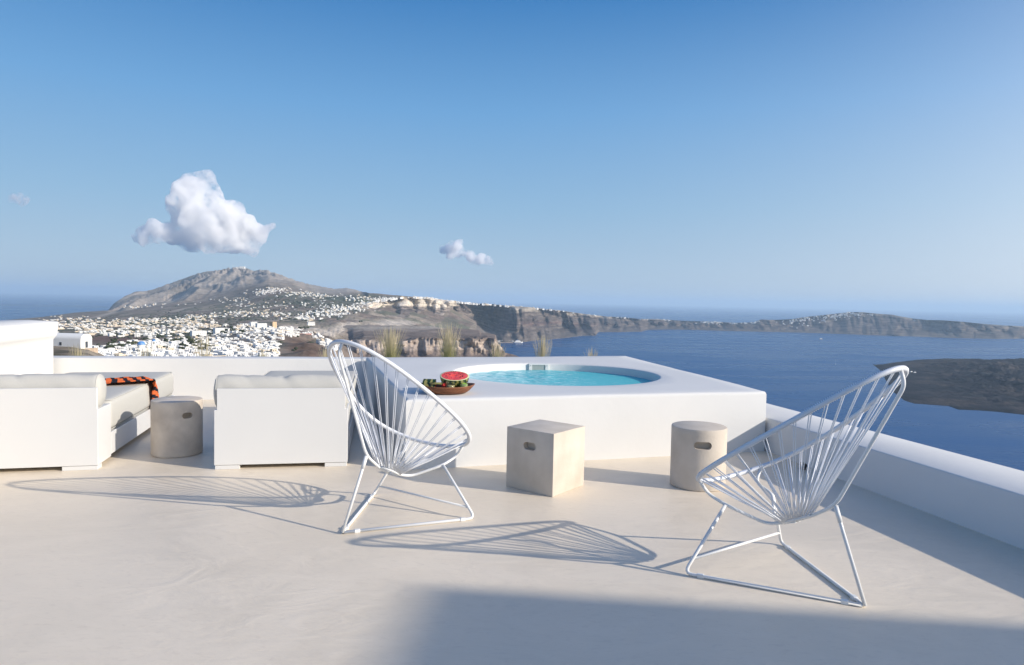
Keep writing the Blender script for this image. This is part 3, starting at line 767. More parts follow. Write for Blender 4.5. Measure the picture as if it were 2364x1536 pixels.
# ------------------------------------------------------------------ hot tub
def hot_tub():
    Z = .56; PC_, PR = np.array([.49, 7.51]), 1.12
    root = empty('hot_tub', 'round turquoise hot tub sunk in a white plastered block by the parapet', 'hot tub')
    corners = [np.array(p) for p in ((-.82, 5.32), (2.36, 6.27), (1.70, 10.10), (-.48, 9.42), (-1.93, 9.02))]
    # outline with rounded corners
    def rounded(inset):
        pts = []
        n = len(corners)
        lines = []
        for i in range(n):
            a, b = corners[i], corners[(i + 1) % n]
            t = (b - a) / np.linalg.norm(b - a); nn = np.array([-t[1], t[0]])
            lines.append((a + nn * inset, t))
        P = []
        for i in range(n):
            (a, t), (b, s) = lines[i - 1], lines[i]
            k = np.linalg.solve(np.array([t, -s]).T, b - a); P.append(a + t * k[0])
        return P
    NA = 240
    def ring(inset, z):
        P = rounded(inset)
        angs = np.sort(np.concatenate([np.linspace(0, 2 * np.pi, NA, endpoint=False), [math.atan2(*(p - PC_)[::-1]) % (2 * np.pi) for p in P0]]))
        out = []
        for a in angs:
            d = np.array([math.cos(a), math.sin(a)]); best = 1e9
            for i in range(len(P)):
                p, q = P[i], P[(i + 1) % len(P)]
                Mx = np.array([d, p - q]).T
                try: s, u = np.linalg.solve(Mx, p - PC_)
                except Exception: continue
                if s > 0 and -1e-6 <= u <= 1 + 1e-6: best = min(best, s)
            q = PC_ + d * best
            wob = float(fbm(np.array(q[0] * 1.3), np.array(q[1] * 1.3), np.array(z * 2), oct=3, seed=7)) * .010
            out.append((q[0] + d[0] * wob * 0, q[1] + d[1] * wob * 0, z + (wob * .6 if z > .3 else 0)))
        return out, angs
    P0 = rounded(0.0)
    rows = []
    _, angs = ring(0, 0)
    for ins, z in ((0, -.5), (0, .0), (0, .25), (0, Z - .03), (.004, Z - .014), (.012, Z - .005), (.03, Z)):
        rows.append(ring(ins, z)[0])
    def circ(r, z): return [(PC_[0] + r * math.cos(a), PC_[1] + r * math.sin(a), z) for a in angs]
    outer = rows[-1]
    for t in (.25, .5, .75):
        c = circ(PR + .03, Z)
        rows.append([tuple(np.array(o_) * (1 - t) + np.array(i_) * t) for o_, i_ in zip(outer, c)])
    rows.append(circ(PR + .025, Z)); rows.append(circ(PR + .008, Z - .004)); rows.append(circ(PR, Z - .016)); rows.append(circ(PR - .004, Z - .20))
    mb = MB(); mb.rows(rows, True, True, False)
    me = mb.mesh('plinth')
    bm = bmesh.new(); bm.from_mesh(me); bmesh.ops.recalc_face_normals(bm, faces=bm.faces); bm.to_mesh(me); bm.free()
    o = link('plinth', me, M_PLASTER, root, True)
    try: me.set_sharp_from_angle(angle=rad(55))
    except Exception: pass
    # basin below the water line
    M_B = mat('pool_plaster', (.36, .80, .84), .6, .3, var=.03, vscale=3)
    rb = [circ(PR - .004, Z - .205), circ(PR - .02, Z - .55), circ(PR - .18, Z - .62), circ(PR - .35, Z - .95), circ(.02, Z - 1.0)]
    mb = MB(); mb.rows(rb, True, False, True); me = mb.mesh('basin')
    link('basin', me, M_B, root, True)
    # water
    M = bpy.data.materials.new('pool_water'); M.use_nodes = True
    N = M.node_tree; L = N.links; P = N.nodes['Principled BSDF']
    for k in list(N.nodes):
        if k.type == 'BSDF_PRINCIPLED': N.nodes.remove(k)
    out = N.nodes['Material Output']
    tr = N.nodes.new('ShaderNodeBsdfTransparent'); tr.inputs[0].default_value = (.52, .93, .96, 1)
    gl = N.nodes.new('ShaderNodeBsdfGlossy'); gl.inputs['Roughness'].default_value = .08
    fr = N.nodes.new('ShaderNodeFresnel'); fr.inputs[0].default_value = 1.33
    tc = N.nodes.new('ShaderNodeTexCoord')
    nz = N.nodes.new('ShaderNodeTexNoise'); nz.inputs['Scale'].default_value = 7; nz.inputs['Detail'].default_value = 5; nz.inputs['Distortion'].default_value = 1.2
    L.new(tc.outputs['Object'], nz.inputs['Vector'])
    bp = N.nodes.new('ShaderNodeBump'); bp.inputs['Strength'].default_value = .4; bp.inputs['Distance'].default_value = .03
    L.new(nz.outputs['Fac'], bp.inputs['Height'])
    L.new(bp.outputs[0], gl.inputs['Normal']); L.new(bp.outputs[0], fr.inputs['Normal'])
    m1 = N.nodes.new('ShaderNodeMixShader'); L.new(fr.outputs[0], m1.inputs[0]); L.new(tr.outputs[0], m1.inputs[1]); L.new(gl.outputs[0], m1.inputs[2])
    # aerated water milky with bubbles, thickest near the jets
    df = N.nodes.new('ShaderNodeBsdfDiffuse'); df.inputs[0].default_value = (.15, .74, .82, 1)
    fm = N.nodes.new('ShaderNodeBsdfDiffuse'); fm.inputs[0].default_value = (.70, .86, .86, 1)
    n2 = N.nodes.new('ShaderNodeTexNoise'); n2.inputs['Scale'].default_value = 11; n2.inputs['Detail'].default_value = 9; n2.inputs['Distortion'].default_value = .8
    mp = N.nodes.new('ShaderNodeMapping'); mp.inputs['Scale'].default_value = (1, 2.2, 1); L.new(tc.outputs['Object'], mp.inputs[0]); L.new(mp.outputs[0], n2.inputs['Vector'])
    sx = N.nodes.new('ShaderNodeSeparateXYZ'); L.new(tc.outputs['Object'], sx.inputs[0])
    jx = N.nodes.new('ShaderNodeMapRange'); jx.inputs[1].default_value = 1.0; jx.inputs[2].default_value = -.4; jx.inputs[3].default_value = -.20; jx.inputs[4].default_value = .10
    L.new(sx.outputs[0], jx.inputs[0])
    ad = N.nodes.new('ShaderNodeMath'); ad.operation = 'ADD'; L.new(n2.outputs['Fac'], ad.inputs[0]); L.new(jx.outputs[0], ad.inputs[1])
    fr2 = N.nodes.new('ShaderNodeMapRange'); fr2.inputs[1].default_value = .40; fr2.inputs[2].default_value = .74; fr2.inputs[4].default_value = .8
    L.new(ad.outputs[0], fr2.inputs[0])
    m2 = N.nodes.new('ShaderNodeMixShader'); m2.inputs[0].default_value = .52; L.new(m1.outputs[0], m2.inputs[1]); L.new(df.outputs[0], m2.inputs[2])
    m3 = N.nodes.new('ShaderNodeMixShader'); L.new(fr2.outputs[0], m3.inputs[0]); L.new(m2.outputs[0], m3.inputs[1]); L.new(fm.outputs[0], m3.inputs[2])
    L.new(m3.outputs[0], out.inputs['Surface'])
    zw = .474
    mb = MB(); nr_, na = 40, 120
    vs = [(PC_[0], PC_[1], zw)]; fs = []
    rng = np.random.RandomState(4)
    for i in range(1, nr_ + 1):
        r = (PR - .005) * i / nr_
        for j in range(na):
            a = 2 * math.pi * j / na
            x, y = PC_[0] + r * math.cos(a), PC_[1] + r * math.sin(a)
            jet = math.exp(-((x + .15) ** 2 / .5 + (y - 8.0) ** 2 / .5))
            vs.append((x, y, zw))
    V = np.array(vs)
    jet = np.exp(-((V[:, 0] + .1) ** 2 / .45 + (V[:, 1] - 7.9) ** 2 / .5))
    V[:, 2] += fbm(V[:, 0] * 5, V[:, 1] * 7, oct=4, seed=77) * (.003 + .016 * jet)
    for j in range(na): fs.append((0, 1 + j, 1 + (j + 1) % na))
    for i in range(nr_ - 1):
        for j in range(na):
            k = (j + 1) % na
            fs.append((1 + i * na + j, 1 + (i + 1) * na + j, 1 + (i + 1) * na + k, 1 + i * na + k))
    mb.add(V, fs); mb.build('water', M, root, True)
    # skimmer set in the far wall
    ca = math.atan2(8.6 - PC_[1], .345 - PC_[0])
    q = PC_ + (PR - .012) * np.array([math.cos(ca), math.sin(ca)])
    MX = Matrix.Translation((q[0], q[1], .512)) @ Matrix.Rotation(ca + math.pi / 2, 4, 'Z')     # local -y faces the pool centre? x along wall
    sk = MB()
    for lo, hi in (((-.125, -.02, .028), (.125, .02, .044)), ((-.125, -.02, -.06), (.125, .02, -.044)), ((-.125, -.02, -.044), (-.085, .02, .028)), ((.085, -.02, -.044), (.125, .02, .028))):
        sk.box(lo, hi, 0, MX)
    so = sk.build('skimmer', M_LACQ, root)
    dk = MB(); dk.box((-.085, -.003, -.044), (.085, .012, .028), 0, MX); dk.build('opening', mat('skimmer_inside', (.30, .34, .33), .7), so)
    M_SS = mat('stainless', (.5, .5, .5), .3, metallic=1.0)
    for sx_ in (-.105, .105):
        for sz_ in (.02, -.035):
            sr = MB(); sr.tube([MX @ Vector((sx_, -.027, sz_)), MX @ Vector((sx_, .027, sz_))], .005, 8)
            sr.build('screw', M_SS, so)
hot_tub()

# ------------------------------------------------------------------ sofas
def rounded_slab(x0, x1, y0, y1, z0, z1, r, sag=0.0, puff=.012, nx=18, ny=26, seed=1):
    """upholstered slab: soft edges, slightly crowned"""
    mb = MB()
    prof = []
    for k in range(5):
        a = math.pi / 2 * k / 4; prof.append((r - r * math.sin(a) * 1.0, z0 + r - r * math.cos(a)))
    prof = [(r * (1 - math.sin(math.pi / 2 * k / 4)), z0 + r * (1 - math.cos(math.pi / 2 * k / 4))) for k in range(5)]
    prof += [(r * (1 - math.cos(math.pi / 2 * k / 4)), z1 - r * (1 - math.sin(math.pi / 2 * k / 4))) for k in range(5)]
    def loop(ins, z):
        P = []
        cr = .045
        X0, X1, Y0, Y1 = x0 + ins, x1 - ins, y0 + ins, y1 - ins
        for cx, cy, a0 in ((X1 - cr, Y0 + cr, -90), (X1 - cr, Y1 - cr, 0), (X0 + cr, Y1 - cr, 90), (X0 + cr, Y0 + cr, 180)):
            for k in range(7):
                a = rad(a0 + 90 * k / 6); P.append((cx + cr * math.cos(a), cy + cr * math.sin(a), z))
        return P
    rows = [loop(i, z) for i, z in prof]
    # close top and bottom with shrinking loops
    top = rows[-1]; cxm, cym = (x0 + x1) / 2, (y0 + y1) / 2
    extra = []
    for t in (.12, .3, .6, .9):
        extra.append([(p[0] + (cxm - p[0]) * t, p[1] + (cym - p[1]) * t, p[2] + puff * math.sin(t * math.pi / 2)) for p in top])
    mb.rows(rows + extra, True, True, True)
    V = np.array(mb.v)
    d = fbm(V[:, 0] * 3, V[:, 1] * 3, V[:, 2] * 3, oct=3, seed=seed) * .006
    V[:, 2] += d; mb.v = [tuple(p) for p in V]
    return mb
def bolster(x0, x1, yc, zc, ry, rz, wrink, seed):
    """D-shaped back cushion along x with seams at both ends"""
    mb = MB(); n = 28; nx = 70
    rows = []
    def sec(k):
        a = 2 * math.pi * k / n
        y = math.cos(a); z = math.sin(a)
        y = math.copysign(abs(y) ** .85, y); z = math.copysign(abs(z) ** .9, z)
        if y < 0: y *= .55
        return y * ry, z * rz
    xs = np.linspace(x0, x1, nx)
    rng = np.random.RandomState(seed)
    base = [sec(k) for k in range(n)]
    for i, x in enumerate(xs):
        e = min(i, nx - 1 - i)
        s = (.94, .975, .992, 1)[min(e, 3)]
        if i in (0, nx - 1): s = .80
        row = []
        for (y, z) in base:
            w_ = wrink * (fbm(np.array(x * 5.0 + z * 6), np.array(y * 7.0), oct=3, seed=seed)) * (1 if e > 3 else .3)
            crease = wrink * 1.3 * max(0.0, math.sin((x - x0) * 21 + z * 26)) ** 6 * math.exp(-((x - x0 - .42 * (x1 - x0)) / .16) ** 2)
            row.append((x, yc + y * s * (1 + float(w_)), zc + z * s * (1 + float(w_) - crease)))
        rows.append(row)
    f0 = [(rows[0][k][0] - .012, yc + (rows[0][k][1] - yc) * .5, zc + (rows[0][k][2] - zc) * .5) for k in range(n)]
    f1 = [(rows[-1][k][0] + .012, yc + (rows[-1][k][1] - yc) * .5, zc + (rows[-1][k][2] - zc) * .5) for k in range(n)]
    mb.rows([f0] + rows + [f1], True, True, True)
    ends = (rows[1], rows[-2])
    return mb, ends
def sofa(loc, yaw, label, W, mats_spec, cush, feet, seed, board_in=.012):
    root = empty('lounge_sofa', label, 'sofa', (loc[0], loc[1], 0), yaw, 'white lounge sofas on the terrace')
    # frame: back shelf block, thin board standing on it, seat base
    f = MB(); f.box((0.0015, .0285, .034), (W - .0015, .312, .462)); f.build('back_shelf', M_LACQ, root, bevel=.004)
    ol = [(0, .034), (W, .034), (W, .464), (W - board_in, .464), (W - board_in, .627), (board_in, .627), (board_in, .464), (0, .464)]
    b = MB(); b.add([(x, 0, z) for x, z in ol] + [(x, .028, z) for x, z in ol], [(0, 1, 2, 3, 4, 5, 6, 7), (15, 14, 13, 12, 11, 10, 9, 8)] + [(i, i + 8, (i + 1) % 8 + 8, (i + 1) % 8) for i in range(8)]); b.build('back_panel', M_LACQ, root, bevel=.003)
    for k, (x0, x1, yl, zt) in enumerate(mats_spec):
        s = MB(); s.box((x0, .315, .05), (x1, .315 + yl, .228)); s.build('seat_base', M_LACQ, root, bevel=.004)
        m_ = rounded_slab(x0 + .004, x1 - .004, .325, .325 + yl, .236, zt, .05, seed=seed + k); mo = m_.build('mattress', M_FABRIC, root, True)
        for zz in (zt - .008, .243):
            lp = []
            for cx, cy, a0 in ((x1 - .052, .380, -90), (x1 - .052, .325 + yl - .055, 0), (x0 + .052, .325 + yl - .055, 90), (x0 + .052, .380, 180)):
                for q in range(6):
                    a = rad(a0 + 18 * q); lp.append((cx + .036 * math.cos(a), cy + .036 * math.sin(a), zz))
            pp = MB(); pp.tube(lp, .0042, 5, closed=True); pp.build('piping', M_PIPING, mo, True)
    for x0, x1 in feet:
        ft = MB(); ft.box((x0, .004, 0), (x1, .10, .031)); ft.build('foot', M_LACQ, root, bevel=.002)
    for x0, x1, yl, zt in mats_spec:
        for xx in (x0 + .02, x1 - .14):
            ft = MB(); ft.box((xx, .315 + yl - .16, 0), (xx + .12, .315 + yl - .06, .047)); ft.build('foot', M_LACQ, root, bevel=.002)
    for k, (x0, x1, wr) in enumerate(cush):
        mb, ends = bolster(x0, x1, .125, .588, .155, .130, wr, seed + 3 + k)
        c = mb.build('back_cushion', M_FABRIC, root, True)
        for e in ends:
            sm = MB(); sm.tube(e, .0028, 5, closed=True); sm.build('piping', M_PIPING, c, True)
    return root
W1 = 2.15
y1 = .245
c1 = np.array([-3.1276, 5.1358])
o1 = c1 - W1 * np.array([math.cos(y1), math.sin(y1)])
S1 = sofa(o1, y1, 'wide white lounge sofa at the left edge with an orange striped throw on it', W1, [(W1 - 1.06, W1 - .002, 2.15, .49), (.0, W1 - 1.07, .72, .485)], [(.02, W1 * .5 - .02, .10), (W1 * .5 - .015, W1 - .012, .06)], [(W1 - .245, W1 - .004), (.01, .25)], 3, .004)
S2 = sofa((-2.2755, 5.2036), .19, 'white single lounge sofa between the left stool and a string chair', 1.0, [(.0, 1.0, 2.25, .50)], [(-.012, .992, .10)], [(.006, .185), (.825, .994)], 11, .02)

# the throw lying over the left mattress and hanging down its side
def throw():
    M = bpy.data.materials.new('striped_cotton'); M.use_nodes = True
    N = M.node_tree; L = N.links; P = N.nodes['Principled BSDF']; P.inputs['Roughness'].default_value = .95; P.inputs['Specular IOR Level'].default_value = .1
    uv = N.nodes.new('ShaderNodeAttribute'); uv.attribute_name = 'along'
    nz = N.nodes.new('ShaderNodeTexNoise'); nz.inputs['Scale'].default_value = 14
    ma = N.nodes.new('ShaderNodeMath'); ma.operation = 'MULTIPLY_ADD'; ma.inputs[1].default_value = .010
    L.new(nz.outputs['Fac'], ma.inputs[0]); L.new(uv.outputs['Fac'], ma.inputs[2])
    mm = N.nodes.new('ShaderNodeMath'); mm.operation = 'MODULO'; mm.inputs[1].default_value = .088
    L.new(ma.outputs[0], mm.inputs[0])
    gt = N.nodes.new('ShaderNodeMath'); gt.operation = 'GREATER_THAN'; gt.inputs[1].default_value = .048
    L.new(mm.outputs[0], gt.inputs[0])
    mx = N.nodes.new('ShaderNodeMix'); mx.data_type = 'RGBA'; mx.inputs[6].default_value = (.62, .135, .045, 1); mx.inputs[7].default_value = (.018, .018, .026, 1)
    L.new(gt.outputs[0], mx.inputs[0]); L.new(mx.outputs[2], P.inputs['Base Color'])
    # path in sofa coordinates: x across (right edge = W1), y depth, z
    ex = W1 - .004; zt = .502
    path = [(ex - .90, .42, zt + .0), (ex - .86, .62, zt + .004), (ex - .74, .86, zt + .012), (ex - .58, 1.05, zt + .014), (ex - .42, 1.17, zt + .010), (ex - .27, 1.27, zt + .022), (ex - .13, 1.40, zt + .022), (ex - .03, 1.50, zt + .010), (ex + .012, 1.53, zt - .04), (ex + .022, 1.545, zt - .14), (ex + .028, 1.555, .26), (ex + .040, 1.56, .16)]
    Pn = [Vector(p) for p in path]
    seg = [0]
    for a, b in zip(Pn, Pn[1:]): seg.append(seg[-1] + (b - a).length)
    n = 110; m_ = 22; rows = []; al = []
    Sg = np.array(seg); A_ = np.array([tuple(p) for p in Pn])
    for i in range(n):
        s = seg[-1] * i / (n - 1)
        c = np.array([np.interp(s, Sg, A_[:, k]) for k in range(3)])
        c2 = np.array([np.interp(min(s + .04, seg[-1]), Sg, A_[:, k]) for k in range(3)]); c0 = np.array([np.interp(max(s - .04, 0), Sg, A_[:, k]) for k in range(3)])
        t = c2 - c0; t /= np.linalg.norm(t)
        hang = np.clip((s - seg[7]) / (seg[9] - seg[7]), 0, 1)
        up = np.array([0, 0, 1.0]) * (1 - hang) + np.array([1.0, 0, .1]) * hang
        sd = np.cross(t, up); sd /= np.linalg.norm(sd); upn = np.cross(sd, t)
        wd = .37 * (1 - .25 * hang) * (.85 + .15 * math.sin(s * 6))
        row = []
        for j in range(m_):
            u = (j / (m_ - 1) - .5)
            fold = .011 * math.sin(u * 17 + s * 5) + .011 * float(fbm(np.array(u * 6.0), np.array(s * 9.0), oct=3, seed=19))
            fold = max(fold, -.004) + .009
            fold *= (1 - (abs(u) * 2) ** 4 * .7)
            p = c + sd * u * wd * (.9 + .1 * math.sin(s * 11 + 1)) + upn * fold
            row.append(tuple(p)); al.append(s + .10 * u)
        rows.append(row)
    mb = MB(); mb.rows(rows, False)
    me = mb.mesh('throw')
    a = me.attributes.new('along', 'FLOAT', 'POINT'); a.data.foreach_set('value', al)
    o = link('throw', me, M, None, True)
    md = o.modifiers.new('thickness', 'SOLIDIFY'); md.thickness = .006; md.offset = 1
    o.location = S1.location; o.rotation_euler = S1.rotation_euler
    tag(o, 'orange and black striped cotton throw draped over the sofa mattress', 'throw')
throw()

# ------------------------------------------------------------------ concrete stools
def pill(w_, h_, depth, n=10):
    mb = MB(); P = []
    r = h_ / 2
    for cx, a0 in ((w_ / 2 - r, -90), (-w_ / 2 + r, 90)):
        for k in range(n + 1):
            a = rad(a0 + 180 * k / n); P.append((cx + r * math.cos(a), r * math.sin(a)))
    mb.rows([[(x, -depth, z) for x, z in P], [(x, depth, z) for x, z in P]], True, True, True)
    return mb
def cut(me, cutter_mb, M):
    """carve the cutter out of the mesh, return the carved mesh"""
    a = bpy.data.objects.new('a', me); COL.objects.link(a)
    cm = cutter_mb.mesh('c')
    bm = bmesh.new(); bm.from_mesh(cm); bmesh.ops.recalc_face_normals(bm, faces=bm.faces); bm.transform(M); bm.to_mesh(cm); bm.free()
    b = bpy.data.objects.new('b', cm); COL.objects.link(b)
    md = a.modifiers.new('cut', 'BOOLEAN'); md.operation = 'DIFFERENCE'; md.object = b; md.solver = 'EXACT'
    dg = bpy.context.evaluated_depsgraph_get(); dg.update()
    r = bpy.data.meshes.new_from_object(a.evaluated_get(dg))
    bpy.data.objects.remove(a); bpy.data.objects.remove(b)
    return r
def round_stool(loc, R_, H_, face, label, mt, handle_z, seed, slotw=.105, sloth=.046):
    mb = MB(); n = 96
    prof = [(R_ - .012, 0), (R_ - .003, .004), (R_, .014)] + [(R_, H_ * k / 10) for k in range(1, 10)] + [(R_, H_ - .010), (R_ - .003, H_ - .003), (R_ - .010, H_)]
    rows = []
    for r, z in prof:
        rows.append([(r * math.cos(2 * math.pi * k / n), r * math.sin(2 * math.pi * k / n), z) for k in range(n)])
    mb.rows(rows, True, True, True)
    me = mb.mesh('round_stool')
    bm = bmesh.new(); bm.from_mesh(me); bmesh.ops.recalc_face_normals(bm, faces=bm.faces); bm.to_mesh(me); bm.free()
    d = Vector((math.cos(face), math.sin(face), 0))
    Mx = Matrix.Translation(d * R_ + Vector((0, 0, handle_z))) @ Matrix.Rotation(face + math.pi / 2, 4, 'Z')
    me = cut(me, pill(slotw, sloth, .06), Mx)
    me.materials.clear()
    o = link('round_stool', me, mt, None, True)
    try: me.set_sharp_from_angle(angle=rad(35))
    except Exception: pass
    o.location = (*loc, 0)
    return tag(o, label, 'stool', 'round concrete stools')
round_stool((-2.819, 5.733), .199, .462, math.atan2(-5.733, 2.819) + rad(23), 'dark grey round concrete stool beside the striped throw', M_CONC, .345, 1, .085, .048)
round_stool((1.407, 5.044), .201, .448, math.atan2(-5.044, -1.407) + rad(9), 'pale round concrete stool half behind the right string chair', M_CONC_PALE, .335, 2, .125, .055)
def cube_stool():
    yaw = .914; s, h = .409, .441
    mb = MB(); mb.box((0, 0, 0), (s, s, h))
    me = mb.mesh('cube_stool')
    bm = bmesh.new(); bm.from_mesh(me); bmesh.ops.recalc_face_normals(bm, faces=bm.faces)
    bmesh.ops.bevel(bm, geom=list(bm.edges), offset=.006, segments=2, affect='EDGES', profile=.6)
    bm.to_mesh(me); bm.free()
    # the left face is the plane x = 0 in local axes, running along +y
    Mx = Matrix.Translation((0, s * .50, .325)) @ Matrix.Rotation(math.pi / 2, 4, 'Z')
    me = cut(me, pill(.108, .054, .05), Mx)
    me.materials.clear()
    o = link('cube_stool', me, M_CONC_PALE, None, True)
    try: me.set_sharp_from_angle(angle=rad(30))
    except Exception: pass
    o.location = (.301, 4.642, 0); o.rotation_euler = (0, 0, yaw)
    tag(o, 'square concrete cube stool standing between the two string chairs', 'stool')
cube_stool()

# ------------------------------------------------------------------ string chairs
def chair(pose, K, rim, ta, label, seed):
    x, y, a = pose
    root = empty('string_chair', label, 'chair', (x, y, 0), a - math.pi / 2, 'white string lounge chairs')
    yf, zf, yt, zt, wd, k1, c, k2 = rim
    def rp(t, off=0.0):
        s = (1 - math.cos(t)) / 2
        q = wd * math.sin(t) * (1 + k1 * math.cos(t) + k2 * math.cos(2 * t))
        d = Vector((yt - yf, zt - zf)); n = Vector((-d.y, d.x)).normalized(); o = c * 4 * s * (1 - s) + off
        return Vector((q, yf + d.x * s + n.x * o, zf + d.y * s + n.y * o))
    # arc-length parametrised rim
    T = [2 * math.pi * i / 1440 for i in range(1440)]
    P = [rp(t) for t in T]
    cum = [0.0]
    for i in range(1440): cum.append(cum[-1] + (P[(i + 1) % 1440] - P[i]).length)
    Ltot = cum[-1]
    def at(s): 
        tq = float(np.interp(s % Ltot, cum, T + [2 * math.pi])); return rp(tq)
    RT = .0088
    hoop = MB(); hoop.tube([at(Ltot * i / 160) for i in range(160)], RT, 10, closed=True); hoop.build('hoop', M_STEEL, root, True)
    # cord wound round the hoop
    nw = int(Ltot / .0098)
    wr = MB(); wr.tube([at(Ltot * i / (nw * 2)) for i in range(nw * 2)], 0, 8, closed=True, rfun=lambda i: RT + (.0052 if i % 2 else .0020))
    wr.build('cord_winding', M_CORD, root, True)
    # hub: small ring of tube under the seat
    hub = Vector(K['hub'])
    kk = (Vector(K['e']) - hub); ax = Vector((0, -.02, 1)).normalized()
    sl = math.atan2(K['e'][2] - K['K1'][2], K['e'][1] - K['K1'][1])
    def hp(th):
        return hub + Vector((.060 * math.sin(th), .075 * math.cos(th) * math.cos(sl), .075 * math.cos(th) * math.sin(sl)))
    hr = MB(); hr.tube([hp(2 * math.pi * i / 40) for i in range(40)], .0085, 8, closed=True); hr.build('hub_ring', M_STEEL, root, True)
    # cords in pairs from the rim to the hub
    rng = random.Random(seed)
    NC = 38
    for i in range(NC):
        u = (i + .5) / NC
        s0 = u * Ltot
        # cords crowd together a little at front and top
        t0 = float(np.interp(s0, cum, T + [2 * math.pi]))
        hth = t0 + .12 * math.sin(2 * t0)
        for e in (-1, 1):
            p = at(s0 + e * .0058 + rng.uniform(-.002, .002)); q = hp(hth + e * .045)
            dirn = (q - p).normalized()
            p = p + dirn * RT * .4
            mid = p.lerp(q, .5) + Vector((0, 0, -.0025 - rng.random() * .003))
            cb = MB(); cb.tube([p, p.lerp(mid, .5), mid, mid.lerp(q, .5), q - Vector((0, 0, .006))], .0025, 6); cb.build('cord', M_CORD, root, True)
    # bent steel tubes
    RB_ = .0088
    top = rp(math.pi) + Vector((0, 0, -.004))
    g = {k: Vector(v) for k, v in K.items()}
    sp = MB(); sp.tube(fillet([top, g['S1'], g['K1'], hub + Vector((0, -.07, .03)), hub + Vector((0, .01, -.012))], .06), RB_, 10); sp.build('back_tube', M_STEEL, root, True)
    for sgn in (1, -1):
        mir = lambda v: Vector((v[0] * sgn, v[1], v[2]))
        att = rp(ta) * 1.0
        fr = MB(); fr.tube(fillet([hub + Vector((.015 * sgn, .0, -.012)), mir(g['e']), mir(g['KB']), mir(g['b2']), mir(att)], .05), RB_, 10); fr.build('front_tube', M_STEEL, root, True)
        lg = MB(); lg.tube(fillet([mir(g['KB']), mir(g['B']) + Vector((0, 0, RB_)), g['A'] + Vector((.004 * sgn, .005, RB_))], .045), RB_, 10); lg.build('front_leg', M_STEEL, root, True)
        for tpos in (.10, .90):
            pc = mir(g['B']).lerp(g['A'], tpos); dv = (g['A'] - mir(g['B'])).normalized()
            an = math.atan2(dv.y, dv.x)
            if tpos > .5 or True:
                pd = MB(); pd.box((-.016, -.0112, 0), (.016, .0112, .0195), 0, Matrix.Translation((pc.x, pc.y, 0)) @ Matrix.Rotation(an, 4, 'Z')); pd.build('floor_glide', M_PAD, root, bevel=.003)
    rl = MB(); rl.tube([g['K1'], g['K1'].lerp(g['A'], .25), g['A'] + Vector((0, -.004, RB_))], RB_, 10); rl.build('rear_leg', M_STEEL, root, True)
    sv = MB(); sv.tube([g['K1'] + Vector((0, 0, .0)), g['K1'].lerp(g['A'], .17)], RB_ * 1.28, 10)
    sv.build('weld_sleeve', M_STEEL, root, True)
    xb = MB(); xb.tube([g['xn'], Vector((-g['xn'].x, g['xn'].y, g['xn'].z))], RB_ * .8, 10); xb.build('crossbar', M_STEEL, root, True)
    return root
chair((-.732, 4.1393, .969), dict(S1=(0, -.412, 1.0292), K1=(0, -.1954, .4184), hub=(0, -.0145, .2954), e=(.0396, .1447, .2346), KB=(.197, .27, .3069), b2=(.2095, .3805, .3422), A=(0, -.3698, 0), B=(.435, .2972, 0), xn=(.3825, .2912, .0677)),
      (.4139, .386, -.3866, 1.099, .4362, .3262, -.0023, .0922), .5204, 'white string lounge chair beside the hot tub, facing away to the right', 1)
chair((1.4122, 3.295, 2.1815), dict(S1=(0, -.474, 1.02), K1=(0, -.1916, .4252), hub=(0, -.0024, .3126), e=(.032, .1417, .2481), KB=(.1974, .2704, .34), b2=(.2004, .3805, .3702), A=(0, -.3441, 0), B=(.4067, .3446, 0), xn=(.3584, .3275, .0785)),
      (.4562, .4066, -.4534, 1.0909, .3845, .3358, .0144, .1032), .5338, 'white string lounge chair in front of the right parapet, facing away to the left', 2)

# ------------------------------------------------------------------ watermelon tray
def lathe_boat():
    """hollow wooden bowl, pointed at both ends"""
    mb = MB(); n = 64
    def outl(L_, W_, z, tip):
        P = []
        for k in range(n):
            a = 2 * math.pi * k / n
            cx, sy = math.cos(a), math.sin(a)
            xx = math.copysign(abs(cx) ** .92, cx) * L_
            P.append((xx, sy * W_ * (1 - .10 * cx * cx), z + tip * abs(cx) ** 4))
        return P
    rows = [outl(.150, .115, 0, 0), outl(.165, .130, .003, 0), outl(.195, .152, .022, .002), outl(.222, .168, .046, .008), outl(.238, .176, .062, .012), outl(.236, .173, .066, .012), outl(.226, .166, .064, .012), outl(.205, .150, .044, .006), outl(.165, .12, .018, .002), outl(.10, .07, .012, 0)]
    mb.rows(rows, True, True, True)
    return mb
TR = Vector((-.541, 5.72, .563))
tray = lathe_boat().build('wooden_bowl', M_WOOD, None, True)
tray.location = TR; tray.rotation_euler = (0, 0, rad(8))
tag(tray, 'shallow carved wooden bowl of watermelon on the tub rim', 'bowl')
def rind_mat():
    M = bpy.data.materials.new('striped_rind'); M.use_nodes = True
    N = M.node_tree; L = N.links; P = N.nodes['Principled BSDF']; P.inputs['Roughness'].default_value = .35
    tc = N.nodes.new('ShaderNodeTexCoord')
    wv = N.nodes.new('ShaderNodeTexWave'); wv.inputs['Scale'].default_value = 6; wv.inputs['Distortion'].default_value = 9; wv.inputs['Detail'].default_value = 3; wv.inputs['Detail Scale'].default_value = 2
    L.new(tc.outputs['Object'], wv.inputs[0])
    cr = N.nodes.new('ShaderNodeValToRGB'); cr.color_ramp.elements[0].color = (.018, .045, .014, 1); cr.color_ramp.elements[1].color = (.30, .28, .09, 1); cr.color_ramp.elements[0].position = .35; cr.color_ramp.elements[1].position = .75
    L.new(wv.outputs[0], cr.inputs[0]); L.new(cr.outputs[0], P.inputs['Base Color'])
    return M
M_RIND = rind_mat()
